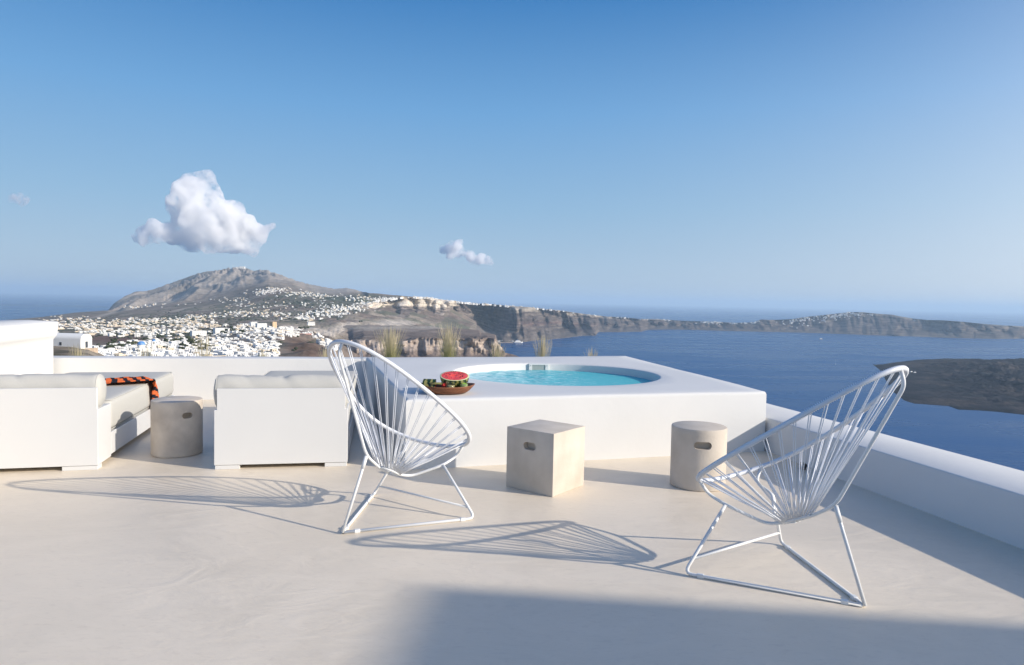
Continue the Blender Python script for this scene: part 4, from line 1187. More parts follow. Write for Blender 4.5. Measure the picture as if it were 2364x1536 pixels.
M_FLESH = mat('watermelon_flesh', (.72, .035, .035), .35, .5, col2=(.80, .13, .10), vscale=28, bump=.5, bscale=70, bdist=.004)
M_PALE = mat('pale_rind', (.62, .66, .36), .5)
M_SEED = mat('black_seeds', (.01, .008, .008), .3)
def melon():
    R_ = .118
    root = empty('watermelon_half', 'large halved watermelon with its red cut face up in the bowl', 'watermelon', tuple(TR + Vector((.062, .045, .138))))
    root.rotation_euler = (rad(14), rad(-3), rad(20))
    sx = 1.06
    n = 48
    mb = MB(); rows = []
    for i in range(13):
        a = math.pi / 2 * i / 12
        r = R_ * math.cos(a) ; z = -R_ * .92 * math.sin(a)
        rows.append([(sx * max(r, .001) * math.cos(2 * math.pi * k / n), max(r, .001) * math.sin(2 * math.pi * k / n), z) for k in range(n)])
    mb.rows(rows, True, False, True); mb.build('rind', M_RIND, root, True)
    mb = MB(); rg = lambda r, z: [(sx * r * math.cos(2 * math.pi * k / n), r * math.sin(2 * math.pi * k / n), z) for k in range(n)]
    mb.rows([rg(R_, 0), rg(R_ * .995, .001), rg(R_ * .90, .0015)], True); mb.build('pale_rim', M_PALE, root, True)
    # uneven flesh
    mb = MB(); rows = []
    for i in range(16):
        r = R_ * .90 * (1 - i / 15.0)
        row = []
        for k in range(n):
            x, y = sx * max(r, .001) * math.cos(2 * math.pi * k / n), max(r, .001) * math.sin(2 * math.pi * k / n)
            z = .0016 + (0 if i < 2 else float(fbm(np.array(x * 40), np.array(y * 40), oct=3, seed=3)) * .008 * min(1, i / 6) - .006 * math.exp(-(x * x + y * y) / .0012))
            row.append((x, y, z))
        rows.append(row)
    mb.rows(rows, True, False, True); fl_ = mb.build('flesh', M_FLESH, root, True)
    rng = random.Random(8)
    sd = MB()
    for i in range(30):
        a = rng.uniform(0, 6.28); r = R_ * rng.uniform(.30, .78)
        q = Vector((sx * r * math.cos(a), r * math.sin(a), .004)); dv = Vector((math.cos(a + .4), math.sin(a + .4), 0)) * .0045
        sd.tube([q - dv, q, q + dv], .0028, 6, rfun=lambda i_: (.0006, .0028, .0014)[i_])
    so = sd.build('seeds', M_SEED, fl_); so['kind'] = 'stuff'
melon()
def wedge(name, label, R_, ang, length, loc, rot):
    """a thick piece: arc of rind with pale band and flesh, along x"""
    root = empty(name, label, 'watermelon', tuple(TR + Vector(loc))); root.rotation_euler = rot
    n = 20
    arc = [-ang / 2 + ang * k / n for k in range(n + 1)]
    for nm, r0, r1, mt in (('rind', R_ * .955, R_, M_RIND), ('pale_rim', R_ * .88, R_ * .954, M_PALE), ('flesh', R_ * .30, R_ * .879, M_FLESH)):
        mb = MB()
        def row(x, r): return [(x, r * math.sin(a), r * math.cos(a)) for a in arc]
        out = [[*row(x, r1), *reversed(row(x, r0))] for x in np.linspace(-length / 2, length / 2, 6)]
        mb.rows(out, True, True, True)
        mb.build(nm, mt, root)
    return root
wedge('watermelon_piece', 'thick striped rind end of watermelon lying at the left of the bowl', .078, 1.25, .108, (-.142, .035, .034), (rad(48), 0, rad(-6)))
wedge('watermelon_slice', 'thin red watermelon slice lying flat at the front of the bowl', .115, 1.25, .018, (-.080, .062, .066), (0, rad(82), rad(-88)))
wedge('watermelon_slice', 'small crumbled red watermelon chunk next to the nearest glass', .06, 1.2, .03, (-.035, -.055, .055), (rad(-20), rad(60), rad(40)))
def glass(loc, label, lime):
    M = bpy.data.materials.get('clear_glass')
    if not M:
        M = bpy.data.materials.new('clear_glass'); M.use_nodes = True
        N = M.node_tree; L = N.links
        N.nodes.remove(N.nodes['Principled BSDF'])
        tr = N.nodes.new('ShaderNodeBsdfTransparent'); tr.inputs[0].default_value = (.96, .97, .97, 1)
        gl = N.nodes.new('ShaderNodeBsdfGlossy'); gl.inputs['Roughness'].default_value = .02
        lw = N.nodes.new('ShaderNodeLayerWeight'); lw.inputs[0].default_value = .5
        mx = N.nodes.new('ShaderNodeMixShader'); pw = N.nodes.new('ShaderNodeMath'); pw.operation = 'POWER'; pw.inputs[1].default_value = 3.0; L.new(lw.outputs['Facing'], pw.inputs[0])
        pm = N.nodes.new('ShaderNodeMath'); pm.operation = 'MULTIPLY_ADD'; pm.inputs[1].default_value = .55; pm.inputs[2].default_value = .05; L.new(pw.outputs[0], pm.inputs[0]); L.new(pm.outputs[0], mx.inputs[0]); L.new(tr.outputs[0], mx.inputs[1]); L.new(gl.outputs[0], mx.inputs[2])
        L.new(mx.outputs[0], N.nodes['Material Output'].inputs['Surface'])
    root = empty('drinking_glass', label, 'glass', tuple(TR + Vector(loc)), 0, 'drinking glasses in the bowl')
    n = 28
    rg = lambda r, z: [(r * math.cos(2 * math.pi * k / n), r * math.sin(2 * math.pi * k / n), z) for k in range(n)]
    mb = MB(); mb.rows([rg(.033, 0), rg(.0345, .004), rg(.040, .084), rg(.0395, .0855), rg(.0372, .084), rg(.0325, .010), rg(.001, .009)], True, True, True); mb.build('vessel', M, root, True)
    mb = MB(); mb.rows([rg(.0318, .0105), rg(.0350, .052), rg(.001, .0525)], True, True, True)
    d = mat('mint_drink', (.42, .50, .22) if lime else (.46, .40, .20), .1, .5, var=.4, vscale=60)
    mb.build('drink', d, root, True)
    if lime:
        mb = MB(); m2 = Matrix.Translation((.008, -.004, .042)) @ Matrix.Rotation(rad(50), 4, 'X')
        mb.rows([[m2 @ Vector((.023 * math.cos(2 * math.pi * k / 20), .023 * math.sin(2 * math.pi * k / 20), z)) for k in range(20)] for z in (-.004, .004)], True, True, True)
        mb.build('lime_slice', mat('lime', (.36, .62, .08), .4), root)
glass((.040, -.078, .022), 'drinking glass of amber drink standing in front of the melon half', False)
glass((.146, -.030, .026), 'drinking glass with a lime slice at the right of the bowl', True)

# black spotlight low on the parapet
def spot():
    root = empty('floor_spotlight', 'small black spotlight on the floor at the foot of the right parapet', 'spotlight', (2.43, 5.56, 0), rad(105))
    mb = MB(); mb.tube([(0, 0, .035), (.045, 0, .04)], .022, 16); mb.build('lamp_body', M_BLACK, root, True)
    mb = MB(); mb.box((.012, -.02, 0), (.045, .02, .02)); mb.build('bracket', M_BLACK, root)
spot()

# ------------------------------------------------------------------ grasses behind the wall
def grass_mat():
    M = bpy.data.materials.new('feather_grass'); M.use_nodes = True
    N = M.node_tree; L = N.links; P = N.nodes['Principled BSDF']; P.inputs['Roughness'].default_value = .7
    at = N.nodes.new('ShaderNodeAttribute'); at.attribute_name = 'tip'
    cr = N.nodes.new('ShaderNodeValToRGB')
    e = cr.color_ramp.elements; e[0].color = (.13, .18, .04, 1); e[0].position = .22; e[1].color = (.56, .48, .30, 1); e[1].position = .82
    m_ = e.new(.52); m_.color = (.28, .29, .10, 1)
    L.new(at.outputs['Fac'], cr.inputs[0]); L.new(cr.outputs[0], P.inputs['Base Color'])
    P.inputs['Subsurface Weight'].default_value = 0
    return M
M_GRASS = grass_mat()
def bed_r(x):
    d = ray(np.array(float(x)), np.array(825.)); h = np.hypot(d[0], d[1]); u = np.array([d[0], d[1]]) / h
    a, b, c = np.array([-6.3, 8.98]), np.array([-2.2, 9.80]), np.array([1.9, 10.53])
    for p, q in ((a, b), (b, c)):
        k = np.linalg.solve(np.array([u, p - q]).T, p)
        if k[1] <= 1.0 or q is c: return float(k[0])
def tuft(x, ytop, depth, width, nb, dry, label, seed):
    rng = random.Random(seed)
    depth = bed_r(x) + rng.uniform(-.12, .12)
    base = pt(np.array(float(x)), np.array(825.), np.array(float(depth)))
    topz = pt(np.array(float(x)), np.array(float(ytop)), np.array(float(depth)))[2]
    H = topz - .12
    mb = MB(); tips = []
    for i in range(nb):
        a = rng.uniform(0, 6.283); rr_ = abs(rng.gauss(0, .035)); 
        lean = rng.uniform(.03, 1.0) ** 1.2 * width * (1.5 if rng.random() < .22 else 1.0)
        seedhead = rng.random() < .38
        h = H * (rng.uniform(.72, 1.02) if seedhead else rng.uniform(.35, .72))
        d = Vector((math.cos(a), math.sin(a), 0)); sd = Vector((-d.y, d.x, 0)) if rng.random() < .5 else Vector((1, 0, 0))
        w0 = .0012 if not seedhead else .0009
        droop = rng.uniform(0, .35) * lean
        pts = []
        for t in (0, .25, .5, .75, .9, 1):
            pts.append(d * (rr_ + lean * t ** 1.7) + Vector((0, 0, h * t - droop * t ** 4)))
        vs = []; 
        for k, p in enumerate(pts):
            ww = w0 * ((1, 1, .9, .75, .5, .1)[k] if not seedhead else (1, .8, .7, 1.9, 2.1, .3)[k])
            vs += [p - sd * ww, p + sd * ww]
            t = (0, .25, .5, .75, .9, 1)[k]
            v = t * h / H if not seedhead else max(t * h / H, .55 * t + dry * .3)
            tips += [min(1, v * (.9 + .3 * rng.random()) + dry * .2)] * 2
        mb.add(vs, [(2 * k, 2 * k + 1, 2 * k + 3, 2 * k + 2) for k in range(5)])
    me = mb.mesh('grass_tuft')
    at = me.attributes.new('tip', 'FLOAT', 'POINT'); at.data.foreach_set('value', tips)
    o = link('grass_tuft', me, M_GRASS)
    o.location = (base[0], base[1], .12)
    tag(o, label, 'grass', 'ornamental grass tufts behind the back wall')
TUFTS = [(178, 790, 8.95, .10, 110, .0, 'short green grass tuft right of the white chapel'),
         (335, 778, 9.25, .16, 60, .6, 'thin dry grass tuft in front of the blue dome'),
         (470, 770, 9.5, .12, 80, .8, 'pale straw grass tuft rising before the white town'),
         (608, 800, 9.75, .08, 70, .0, 'low green grass tuft above the right sofa'),
         (752, 800, 9.9, .09, 110, .0, 'low green grass tuft beside the top of the left string chair'),
         (902, 752, 10.1, .20, 260, .35, 'bushy straw coloured grass tuft, the fullest behind the tub'),
         (1036, 742, 10.2, .19, 230, .4, 'tall feathery grass tuft behind the watermelon bowl'),
         (1148, 785, 10.35, .12, 110, .2, 'small green grass tuft in front of the port'),
         (1252, 772, 10.5, .15, 130, .5, 'tall wispy grass tuft standing against the blue sea behind the tub'),
         (1366, 800, 10.6, .11, 80, .3, 'small sparse grass tuft, the last one before the tub block corner')]
for i, t in enumerate(TUFTS): tuft(*t[:4], int(t[4] * 1.9), *t[5:], 100 + i)

# ------------------------------------------------------------------ the town
M_WHITE = mat('whitewash', (.78, .77, .74), .85, .2)
M_CREAM = mat('cream_render', (.68, .585, .455), .85, .2)
M_PINK = mat('pink_render', (.60, .33, .27), .85, .2)
M_OCHRE = mat('ochre_render', (.66, .48, .30), .85, .2)
M_WIN = mat('dark_window', (.06, .07, .085), .3)
M_BLUE = mat('blue_paint', (.10, .26, .55), .5)
M_STONE = mat('warm_rubble_stone', (.42, .33, .25), .9, .2, var=.25, vscale=1.2)
M_CROWN = mat('dark_foliage', (.045, .055, .03), .9, .1, var=.35, vscale=1.5)
M_TRUNK = mat('bark', (.09, .065, .045), .9)
def windows(mb, x0, x1, y, z0, z1, n, rng, mi=1, face=-1):
    for i in range(n):
        c = x0 + (x1 - x0) * (i + .5) / n; w_ = .45; hh = (z1 - z0)
        zb_ = z0 + hh * .32 if rng.random() < .7 else z0
        mb.box((c - w_, y - .06 if face < 0 else y + .004, zb_), (c + w_, y - .004 if face < 0 else y + .06, z0 + hh * .78), mi)
def house_mesh(kind, seed):
    rng = random.Random(seed); mb = MB()
    def block(x0, x1, y0, y1, z0, z1, nw=3):
        mb.box((x0, y0, z0), (x1, y1, z1))
        t = .22      # parapet upstand
        mb.box((x0, y0, z1 + .003), (x1, y0 + t, z1 + .55)); mb.box((x0, y1 - t, z1 + .003), (x1, y1, z1 + .55))
        mb.box((x0, y0 + t + .003, z1 + .003), (x0 + t, y1 - t - .003, z1 + .55)); mb.box((x1 - t, y0 + t + .003, z1 + .003), (x1, y1 - t - .003, z1 + .55))
        windows(mb, x0, x1, y0, max(z0, 0), z1, nw, rng)
    def vault(x0, x1, y0, y1, z0, z1):
        mb.box((x0, y0, z0), (x1, y1, z1))
        r = (x1 - x0) / 2; n = 10
        rows = [[((x0 + x1) / 2 + r * math.cos(math.pi * k / n), yy, z1 + .003 + r * .8 * math.sin(math.pi * k / n)) for k in range(n + 1)] for yy in (y0, y1)]
        mb.rows(rows, True, True, True)
        windows(mb, x0, x1, y0, max(z0, 0), z1, 2, rng)
    def dome(cx, cy, z, r, mi=0):
        n = 14; rows = []
        for i in range(6):
            a = math.pi / 2 * i / 5.2; rows.append([(cx + r * math.cos(a) * math.cos(2 * math.pi * k / n), cy + r * math.cos(a) * math.sin(2 * math.pi * k / n), z + r * math.sin(a)) for k in range(n)])
        mb.rows(rows, True, False, True, mi)
    b = -6
    if kind == 0: block(-5, 5, -3.5, 3.5, b, 3.2)
    if kind == 1: block(-5, 1, -3.5, 3.5, b, 5.8, 2); block(1.01, 6, -2.5, 3.5, b, 3.0, 2)
    if kind == 2: vault(-5, -.5, -4, 4, b, 2.6); vault(-.49, 4, -3, 4, b, 2.6)
    if kind == 3: block(-9, 9, -3.5, 3.5, b, 3.4, 6)
    if kind == 4: block(-4, 4, -4, 4, b, 3.2, 2); block(-3, 2.5, -1.5, 3.9, 3.8, 6.4, 2)
    if kind == 5: block(-3.5, 3.5, -3.5, 3.5, b, 3.0, 2); dome(0, .5, 3.2, 2.6)
    if kind == 6: block(-7, 0, -4, 4, b, 6.2, 3); block(.01, 4, -3, 4, b, 4.4, 2); block(4.01, 8, -2, 4, b, 2.8, 1)
    return mb
HM = {}
def get_house(kind, mt):
    key = (kind, mt.name)
    if key not in HM:
        me = house_mesh(kind, kind * 7 + 1).mesh('town_house'); me.materials.append(mt); me.materials.append(M_WIN); HM[key] = me
    return HM[key]
rngH = random.Random(42)
spots = []          # (x, y, r, P, cream)
grid_h = {}
def free_spot(P, d):
    gx, gy = int(P[0] // 20), int(P[1] // 20)
    for i in range(gx - 1, gx + 2):
        for j in range(gy - 1, gy + 2):
            for q in grid_h.get((i, j), ()):
                if math.hypot(q[0] - P[0], q[1] - P[1]) < d: return False
    grid_h.setdefault((gx, gy), []).append((P[0], P[1]))
    return True
def put(x, y, cream, dmin):
    P, r = on_land(x, y)
    if P is None: return
    if free_spot(P, dmin): spots.append((x, y, r, P, cream))
def in_town(x, y):
    up = float(np.interp(x, [190, 240, 300, 380, 460, 520, 560, 640, 700, 735, 765], [812, 800, 792, 786, 780, 762, 748, 752, 764, 772, 790]))
    if y < up or y > 830 or x < 190 or x > 768: return 0
    # the bare brown slope below the ridge
    if x > 640 and y > float(np.interp(x, [640, 655, 700, 725, 768], [785, 777, 775, 780, 812])): return 0
    return 1
tries = 0
while len(spots) < 680 and tries < 30000:
    tries += 1
    x = rngH.uniform(185, 770); y = rngH.uniform(742, 830)
    if in_town(x, y):
        if x < 500 and y < 800 and rngH.random() < .45: continue
        put(x, y, rngH.random() < .10, 8.8)
n_town = len(spots)
CL = [(180, 738, 60, 6, 60, .6), (150, 752, 50, 6, 70, .6), (250, 752, 70, 8, 130, .65), (330, 742, 60, 6, 90, .6), (340, 760, 70, 8, 110, .35), (420, 742, 60, 6, 110, .5), (470, 732, 50, 5, 60, .5), (460, 752, 50, 6, 60, .4), (560, 724, 50, 6, 60, .4),
      (210, 764, 50, 5, 50, .3), (420, 768, 60, 6, 60, .2), (300, 772, 70, 6, 70, .2), (620, 725, 40, 6, 50, .3), (700, 733, 40, 6, 40, .2), (760, 722, 40, 7, 90, .1), (800, 712, 40, 6, 90, .1), (840, 704, 25, 5, 60, .1), (720, 702, 60, 8, 30, .2), (640, 669, 26, 4, 90, .3), (610, 675, 30, 5, 60, .3), (690, 678, 40, 5, 60, .3), (740, 684, 40, 5, 40, .2), (830, 689, 40, 5, 40, .2),
      (880, 690, 40, 3, 40, .2), (330, 708, 40, 3, 14, .4), (400, 702, 40, 3, 16, .3), (530, 692, 40, 4, 24, .3), (570, 705, 70, 8, 24, .4), (640, 705, 70, 10, 24, .4)]
for cx, cy, sx, sy, n, cr_ in CL:
    for i in range(n): put(rngH.gauss(cx, sx * .6), rngH.gauss(cy, sy * .6), rngH.random() < cr_, 12)
town = sorted(spots[:n_town], key=lambda s: s[2])
rest = town[290:] + spots[n_town:]
town = town[:290]
HL = {0: 'flat roofed white box house', 1: 'white house with one two storey half', 2: 'white house with two barrel vaults', 3: 'long low flat roofed white building',
      4: 'white house with a set back upper storey', 5: 'white house with a small white dome', 6: 'stepped white building of three heights'}
HLC = {k: v.replace('white', 'cream', 1) for k, v in HL.items()}
for x, y, r, P, cr_ in town:
    kind = rngH.choices(range(7), [5, 4, 4, 1.2, 4, .7, 2.2])[0]
    mt = M_CREAM if cr_ else M_WHITE
    o = bpy.data.objects.new('town_house', get_house(kind, mt)); COL.objects.link(o)
    s = rngH.uniform(.78, 1.15)
    o.location = (P[0], P[1], P[2] - .8); o.scale = (s, s, s * rngH.uniform(.85, 1.15))
    o.rotation_euler = (0, 0, math.atan2(-P[0], P[1]) + rngH.uniform(-.6, .75))
    zone = ('below the chapel knoll' if x < 262 else 'around the blue domed church' if x < 385 else 'among dark trees' if x < 455 else 'under the terraced hotel' if x < 520 and y > 785 else
            'on the upper ridge' if y < 768 else 'below the ochre block' if x < 650 and y < 785 else 'above the brown slope' if x > 655 else 'just above the back wall' if y > 812 else 'in mid town')
    tag(o, (HLC if cr_ else HL)[kind] + ' ' + zone, 'house', 'white houses of the hillside town')
# the hundreds of smaller ones beyond
def merged(name, items, mts, label, kinds):
    src = {k: house_mesh(k, k * 7 + 1) for k in kinds}
    V, Fc, MI = [], [], []; n0 = 0
    for (P, rz, s, cr_) in items:
        k = rngH.choice(kinds); mb = src[k]
        v = np.array(mb.v) * s; c, s_ = math.cos(rz), math.sin(rz)
        V.append(np.c_[v[:, 0] * c - v[:, 1] * s_ + P[0], v[:, 0] * s_ + v[:, 1] * c + P[1], v[:, 2] + P[2]])
        Fc += [tuple(i + n0 for i in f) for f in mb.f]; MI += [(2 if q else (1 if cr_ else 0)) for q in mb.mi]; n0 += len(v)
    me = bpy.data.meshes.new(name); me.from_pydata(np.concatenate(V).tolist(), [], Fc)
    me.polygons.foreach_set('material_index', MI); me.update()
    for q in mts: me.materials.append(q)
    o = bpy.data.objects.new(name, me); COL.objects.link(o)
    tag(o, label, 'houses', kind='stuff'); return o
items = []
for x, y, r, P, cr_ in rest:
    items.append((P - [0, 0, 1.0], math.atan2(-P[0], P[1]) + rngH.uniform(-.7, .8), rngH.uniform(.7, 1.05) * (1.0 if r < 2500 else 1.15), cr_))
merged('distant_houses', items, [M_WHITE, M_CREAM, M_WIN], 'hundreds of tiny white and cream houses scattered over the far plain and hills', [0, 1, 4, 6, 3])
# villages along the caldera rim
items = []
for cx, n, sx, up in ((880, 30, 25, 1.5), (985, 24, 18, .5), (1040, 10, 12, .5), (1080, 16, 14, .5), (1115, 14, 14, .5), (1180, 14, 22, .5), (1250, 10, 25, .5), (1320, 8, 30, .5), (1450, 10, 30, .5), (1530, 16, 15, .5), (1640, 36, 16, 2), (1700, 14, 12, 1), (1740, 12, 10, 1), (1860, 30, 30, 5), (1920, 50, 28, 7), (1970, 40, 22, 6), (1860, 20, 30, 9), (2030, 12, 10, 3), (2090, 10, 10, 5)):
    for i in range(n):
        x = rngH.gauss(cx, sx); y = fR(x) + abs(rngH.gauss(0, up)) + .2
        if x < 830 or x > 2700: continue
        t = float(np.clip((fW(x) - y) / (fW(x) - fR(x)), 0, 1)); r = float(rW(x) + dR(x) * np.interp(t, prof_t, prof_r)) - 4
        P = pt(np.array(x), np.array(float(y)), np.array(r))
        items.append((P + [0, 0, -1.5], math.atan2(-P[0], P[1]) + rngH.uniform(-.6, .6), rngH.uniform(.9, 1.5), rngH.random() < .12))
for i in range(40):                       # quay buildings of the port
    x = rngH.uniform(1146, 1186); r = float(sea_r(np.array(x), np.array(790.))) + rngH.uniform(-40, 60)
    P = pt(np.array(x), np.array(789.), np.array(r)); P[2] = SEA + rngH.uniform(1, 9)
    items.append((P, math.atan2(-P[0], P[1]) + rngH.uniform(-.3, .3), rngH.uniform(.7, 1.3), rngH.random() < .2))
merged('rim_houses', items, [M_WHITE, M_CREAM, M_WIN], 'tiny white houses strung along the cliff rim and at the port', [0, 1, 3, 6])

# landmark buildings
def placed(name, label, cat, x, y, rz=0.0, sink=.5, r=None):
    if r is None: P, r = on_land(x, y)
    else: P = pt(np.array(float(x)), np.array(float(y)), np.array(float(r)))
    return empty(name, label, cat, (P[0], P[1], P[2] - sink), math.atan2(-P[0], P[1]) + rz), r
def church():
    e, r = placed('domed_church', 'white church with a blue dome in the near part of the town', 'church', 327, 816, .2)
    b = MB(); b.box((-8, -5, -5), (8, 8, 7)); b.build('wall', M_WHITE, e, bevel=.1)
    d = MB(); n = 20
    d.rows([[(4.2 * math.cos(2 * math.pi * k / n), 1 + 4.2 * math.sin(2 * math.pi * k / n), z) for k in range(n)] for z in (7, 11)], True); d.build('drum', M_WHITE, e, True)
    d = MB(); d.rows([[(4.6 * math.cos(a) * math.cos(2 * math.pi * k / n), 1 + 4.6 * math.cos(a) * math.sin(2 * math.pi * k / n), 11 + 4.4 * math.sin(a)) for k in range(n)] for a in np.linspace(0, 1.5, 7)], True, False, True); d.build('dome', M_BLUE, e, True)
    for xx in (-5, 0, 5):
        f = MB(); f.box((xx - .7, -5.08, 1.5), (xx + .7, -5.004, 4.4)); f.build('window', M_WIN, e)
    e, r = placed('bell_tower', 'slim white bell tower standing right of the blue dome', 'tower', 355, 812, .1)
    b = MB(); b.box((-2.6, -2.6, -5), (2.6, 2.6, 10)); b.box((-2.2, -2.2, 10.003), (2.2, 2.2, 14)); b.build('shaft', M_WHITE, e)
    d = MB(); d.rows([[(2.2 * math.cos(a) * math.cos(2 * math.pi * k / n), 2.2 * math.cos(a) * math.sin(2 * math.pi * k / n), 14.003 + 2.4 * math.sin(a)) for k in range(n)] for a in np.linspace(0, 1.5, 6)], True, False, True); d.build('cupola', M_BLUE, e, True)
    f = MB(); f.box((-.8, -2.28, 10.6), (.8, -2.204, 13)); f.build('belfry_opening', M_WIN, e)
church()
def chapel():
    e, r = placed('vaulted_chapel', 'small white chapel with a vaulted roof on the brown knoll at the left', 'chapel', 160, 801, .0, .3, 258)
    e.rotation_euler = (0, 0, math.atan2(-e.location.x, e.location.y) - .75)
    L_, W_, H_ = 12.5, 4.6, 2.9
    b = MB(); b.box((-L_ / 2, -W_ / 2, 0), (L_ / 2, W_ / 2, H_)); b.build('wall', M_WHITE, e, bevel=.08)
    n = 16
    v = MB(); v.rows([[(xx, W_ / 2 * math.cos(math.pi * k / n), H_ + .003 + 1.75 * math.sin(math.pi * k / n)) for k in range(n + 1)] for xx in (-L_ / 2, L_ / 2)], True, True, True); v.build('vaulted_roof', M_WHITE, e)
    s = MB(); s.box((-L_ / 2 - 1, -W_ / 2 - 1.2, -3), (L_ / 2 + 1.2, W_ / 2 + 1, -.003)); s.build('stone_base', M_STONE, e)
    g = MB(); g.box((L_ / 2 + .004, -.5, .2), (L_ / 2 + .06, .5, 2.2)); g.build('door', M_WIN, e)
    g = MB(); g.box((-1.4, -W_ / 2 - .06, .9), (-.6, -W_ / 2 - .004, 1.9)); g.build('window', M_WIN, e)
chapel()
def blockbuilding(name, label, x, y, dims, mt, storeys, nwin, rz=0.0, cat='building'):
    e, r = placed(name, label, cat, x, y, rz)
    w_, d_, h_ = dims
    b = MB(); b.box((-w_ / 2, -d_ / 2, -4), (w_ / 2, d_ / 2, h_)); b.build('wall', mt, e)
    p = MB(); p.box((-w_ / 2 - .15, -d_ / 2 - .15, h_ + .003), (w_ / 2 + .15, d_ / 2 + .15, h_ + .6)); p.build('roof', mt, e)
    me = None
    for s in range(storeys):
        for i in range(nwin):
            cx = -w_ / 2 + w_ * (i + .5) / nwin; z0 = h_ * (s + .3) / storeys; hh = h_ / storeys * .42
            f = MB(); f.box((cx - .6, -d_ / 2 - .08, z0), (cx + .6, -d_ / 2 - .004, z0 + hh)); f.build('window', M_WIN, e)
blockbuilding('tower_block', 'tall ochre building standing on the ridge above the town', 631, 757, (11, 14, 15), M_OCHRE, 3, 2, .5)
blockbuilding('school_building', 'large white flat roofed building left of the ochre block on the ridge', 603, 757, (26, 14, 12), M_WHITE, 3, 6, .35)
blockbuilding('hotel_building', 'big pale blue white four storey building at the end of the ridge', 585, 752, (20, 14, 12), M_WHITE, 3, 5, .3)
blockbuilding('red_building', 'long pinkish red building on the ridge above the brown slope', 706, 776, (22, 9, 5), M_PINK, 1, 6, .1)
blockbuilding('large_house', 'large isolated white house on the plain behind the ridge', 718, 749, (26, 16, 9), M_WHITE, 2, 6, .2)
blockbuilding('terraced_hotel', 'white terraced hotel with rows of dark windows behind the pale grass tuft', 458, 775, (32, 14, 11), M_WHITE, 3, 8, .35)
blockbuilding('terraced_hotel', 'white block of flats above the dark trees in the middle of the town', 505, 772, (22, 14, 15), M_WHITE, 4, 5, .4)
# radar station on the summit
P0_ = pt(np.array(553.), np.array(618.5), np.array(8300.))
e = empty('summit_station', 'tiny white buildings and mast on the mountain summit', 'building', (P0_[0], P0_[1], P0_[2] - 6), 0)
b = MB(); b.box((-45, -12, -10), (-10, 12, 14)); b.box((0, -12, -10), (60, 12, 20)); b.build('wall', M_WHITE, e)
b = MB(); b.tube([(-75, 0, -10), (-75, 0, 38)], 1.6, 6); b.build('mast', M_STEEL, e)

# trees of the town
def tree_meshes():
    out = []
    for sd in range(4):
        rng = random.Random(sd)
        bm = bmesh.new()
        for i in range(9):
            v = Vector((rng.uniform(-1.9, 1.9), rng.uniform(-1.9, 1.9), rng.uniform(2.2, 4.6)))
            bmesh.ops.create_icosphere(bm, subdivisions=2, radius=rng.uniform(.9, 1.5), matrix=Matrix.Translation(v))
        for v in bm.verts:
            v.co += Vector((rng.uniform(-.3, .3), rng.uniform(-.3, .3), rng.uniform(-.3, .3)))
        me = bpy.data.meshes.new('crown'); bm.to_mesh(me); bm.free(); me.materials.append(M_CROWN)
        tb = MB(); tb.tube([(0, 0, -1.5), (.1, 0, 1), (0, .1, 3)], .2, 6, rfun=lambda i: (.28, .22, .12)[i]); tm = tb.mesh('trunk'); tm.materials.append(M_TRUNK)
        out.append((me, tm))
    return out
TM = tree_meshes()
TL = ['dark round tree among the white houses', 'dark broad tree in the middle of the hillside town']
tspots = []
for cx, cy, sx, sy, n in ((440, 800, 20, 8, 12), (420, 808, 40, 6, 10), (262, 802, 14, 5, 6), (300, 800, 20, 4, 6), (540, 765, 20, 4, 8), (500, 768, 25, 5, 6), (400, 788, 40, 5, 12), (690, 760, 20, 4, 5)):
    for i in range(n): tspots.append((rngH.gauss(cx, sx * .7), rngH.gauss(cy, sy * .7)))
for x, y in tspots:
    P, r = on_land(x, y)
    if P is None: continue
    a, b = rngH.choice(TM)
    e = empty('tree', 'dark round tree ' + ('below the chapel knoll' if x < 285 else 'near the blue domed church' if x < 370 else 'left of the terraced hotel' if x < 432 else 'under the terraced hotel' if y > 785 else 'beside the white block of flats' if x < 525 else 'on the upper ridge' if x < 600 else 'near the large isolated house'), 'tree', (P[0], P[1], P[2] - .3), rngH.uniform(0, 6), 'dark trees in the town')
    s = rngH.uniform(1.0, 1.9); e.scale = (s, s, s * .9)
    for nm, me in (('crown', a), ('trunk', b)):
        o = bpy.data.objects.new(nm, me); COL.objects.link(o); o.parent = e
# far shrubs
V, Fc = [], []
bm = bmesh.new(); bmesh.ops.create_icosphere(bm, subdivisions=1, radius=1.0)
sv = np.array([v.co[:] for v in bm.verts]); sf = [tuple(v.index for v in f.verts) for f in bm.faces]; bm.free()
n0 = 0
for cx, cy, sx, sy, n in ((330, 752, 170, 14, 520), (390, 770, 130, 8, 260), (700, 705, 140, 22, 420), (480, 735, 130, 14, 260), (430, 795, 200, 16, 160)):
    for i in range(n):
        x, y = rngH.gauss(cx, sx * .7), rngH.gauss(cy, sy * .7)
        P, r = on_land(x, y)
        if P is None or x > 860: continue
        s = rngH.uniform(2.0, 5.0) * (1 if r < 3000 else 1.6)
        V.append(sv * [s * rngH.uniform(.8, 1.6), s, s * .65] + P); Fc += [tuple(i_ + n0 for i_ in f) for f in sf]; n0 += len(sv)
me = bpy.data.meshes.new('far_shrubs'); me.from_pydata(np.concatenate(V).tolist(), [], Fc); me.update()
o = link('far_shrubs', me, mat('olive_scrub', (.055, .065, .042), .9, .1, var=.3, vscale=.05))
tag(o, 'dark green shrubs and trees dotted over the far plain', kind='stuff')

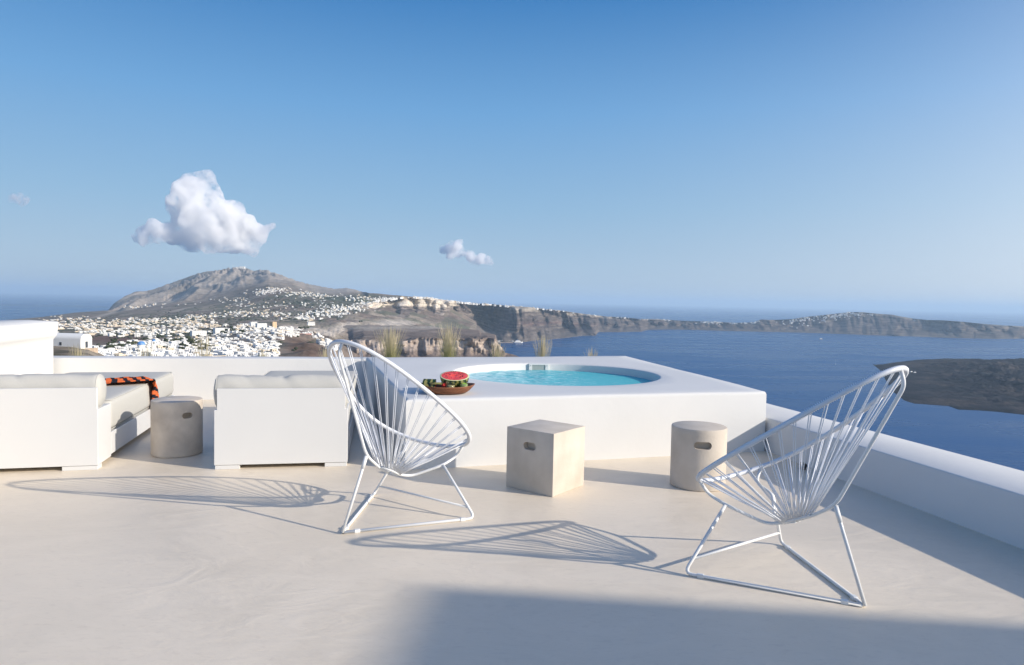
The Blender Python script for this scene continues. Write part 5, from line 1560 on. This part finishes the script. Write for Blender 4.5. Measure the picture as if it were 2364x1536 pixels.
# ------------------------------------------------------------------ boats
def hull(mb, L_, W_, H_, mi=0):
    rows = []
    for t in np.linspace(-1, 1, 13):
        w_ = W_ * (1 - max(0, t) ** 2.2) * (1 - .15 * max(0, -t) ** 3); sh = .25 * max(0, t) ** 2 * H_
        rows.append([(t * L_, -w_ - .01, H_ + sh), (t * L_, -w_ * .8 - .005, H_ * .3), (t * L_, 0, -.3 * H_), (t * L_, w_ * .8 + .005, H_ * .3), (t * L_, w_ + .01, H_ + sh)])
    mb.rows(rows, True, True, True, mi)
def at_sea(name, label, cat, x, y, rz):
    P = pt(np.array(float(x)), np.array(float(y)), sea_r(np.array(float(x)), np.array(float(y))))
    return empty(name, label, cat, (P[0], P[1], SEA), rz)
e = at_sea('sailboat', 'tiny white sailing boat with bare mast out on the bay', 'boat', 1929, 841.5, rad(70))
b = MB(); hull(b, 9, 2.6, 1.8); b.build('hull', M_WHITE, e)
b = MB(); b.tube([(1, 0, 1), (1, 0, 26)], .22, 6); b.build('mast', M_WHITE, e)
b = MB(); b.box((-3, -1.4, 1.6), (2.5, 1.4, 2.9)); b.build('cabin', M_WHITE, e)
e = at_sea('motor_boat', 'tiny motor boat in the bay before the far cliffs', 'boat', 1895, 783.5, rad(10))
b = MB(); hull(b, 17, 4, 3); b.build('hull', M_OCHRE, e)
b = MB(); b.box((-9, -3, 3.0), (6, 3, 8)); b.build('cabin', M_WHITE, e)
e = at_sea('ferry', 'white ferry moored at the port under the cliffs', 'ship', 1197, 792, rad(15))
b = MB(); hull(b, 32, 8, 7); b.build('hull', M_WHITE, e)
b = MB(); b.box((-26, -7, 7.5), (14, 7, 13)); b.box((-20, -6, 13.003), (8, 6, 17)); b.build('superstructure', M_WHITE, e)
b = MB(); b.tube([(-10, 0, 17), (-10, 0, 24)], 2.2, 10); b.build('funnel', M_BLUE, e)
b = MB(); b.box((-32, 5, -2), (-150, 40, 2.5)); 
qy = at_sea('quay', 'long pale quay of the port left of the ferry', 'quay', 1170, 792, rad(10))
b = MB(); b.box((-75, 8, -.9), (85, 40, 3)); b.build('deck', M_STONE, qy)
# a few moored boats and jetty huts at the lava island
for i, (x, y, lab) in enumerate(((2104, 860, 'white tour boat moored at the lava island, the left one'), (2112, 861.5, 'white tour boat moored at the lava island, the right one'))):
    P = pt(np.array(float(x)), np.array(float(y)), sea_r(np.array(float(x)), np.array(float(y))) * .86)
    e = empty('tour_boat', lab, 'boat', (P[0], P[1], P[2] + 1), rad(20), 'boats at the lava island')
    b = MB(); hull(b, 7, 2.2, 1.6); b.build('hull', M_WHITE, e)
    b = MB(); b.box((-4, -1.6, 1.7), (3, 1.6, 4)); b.build('cabin', M_WHITE, e)
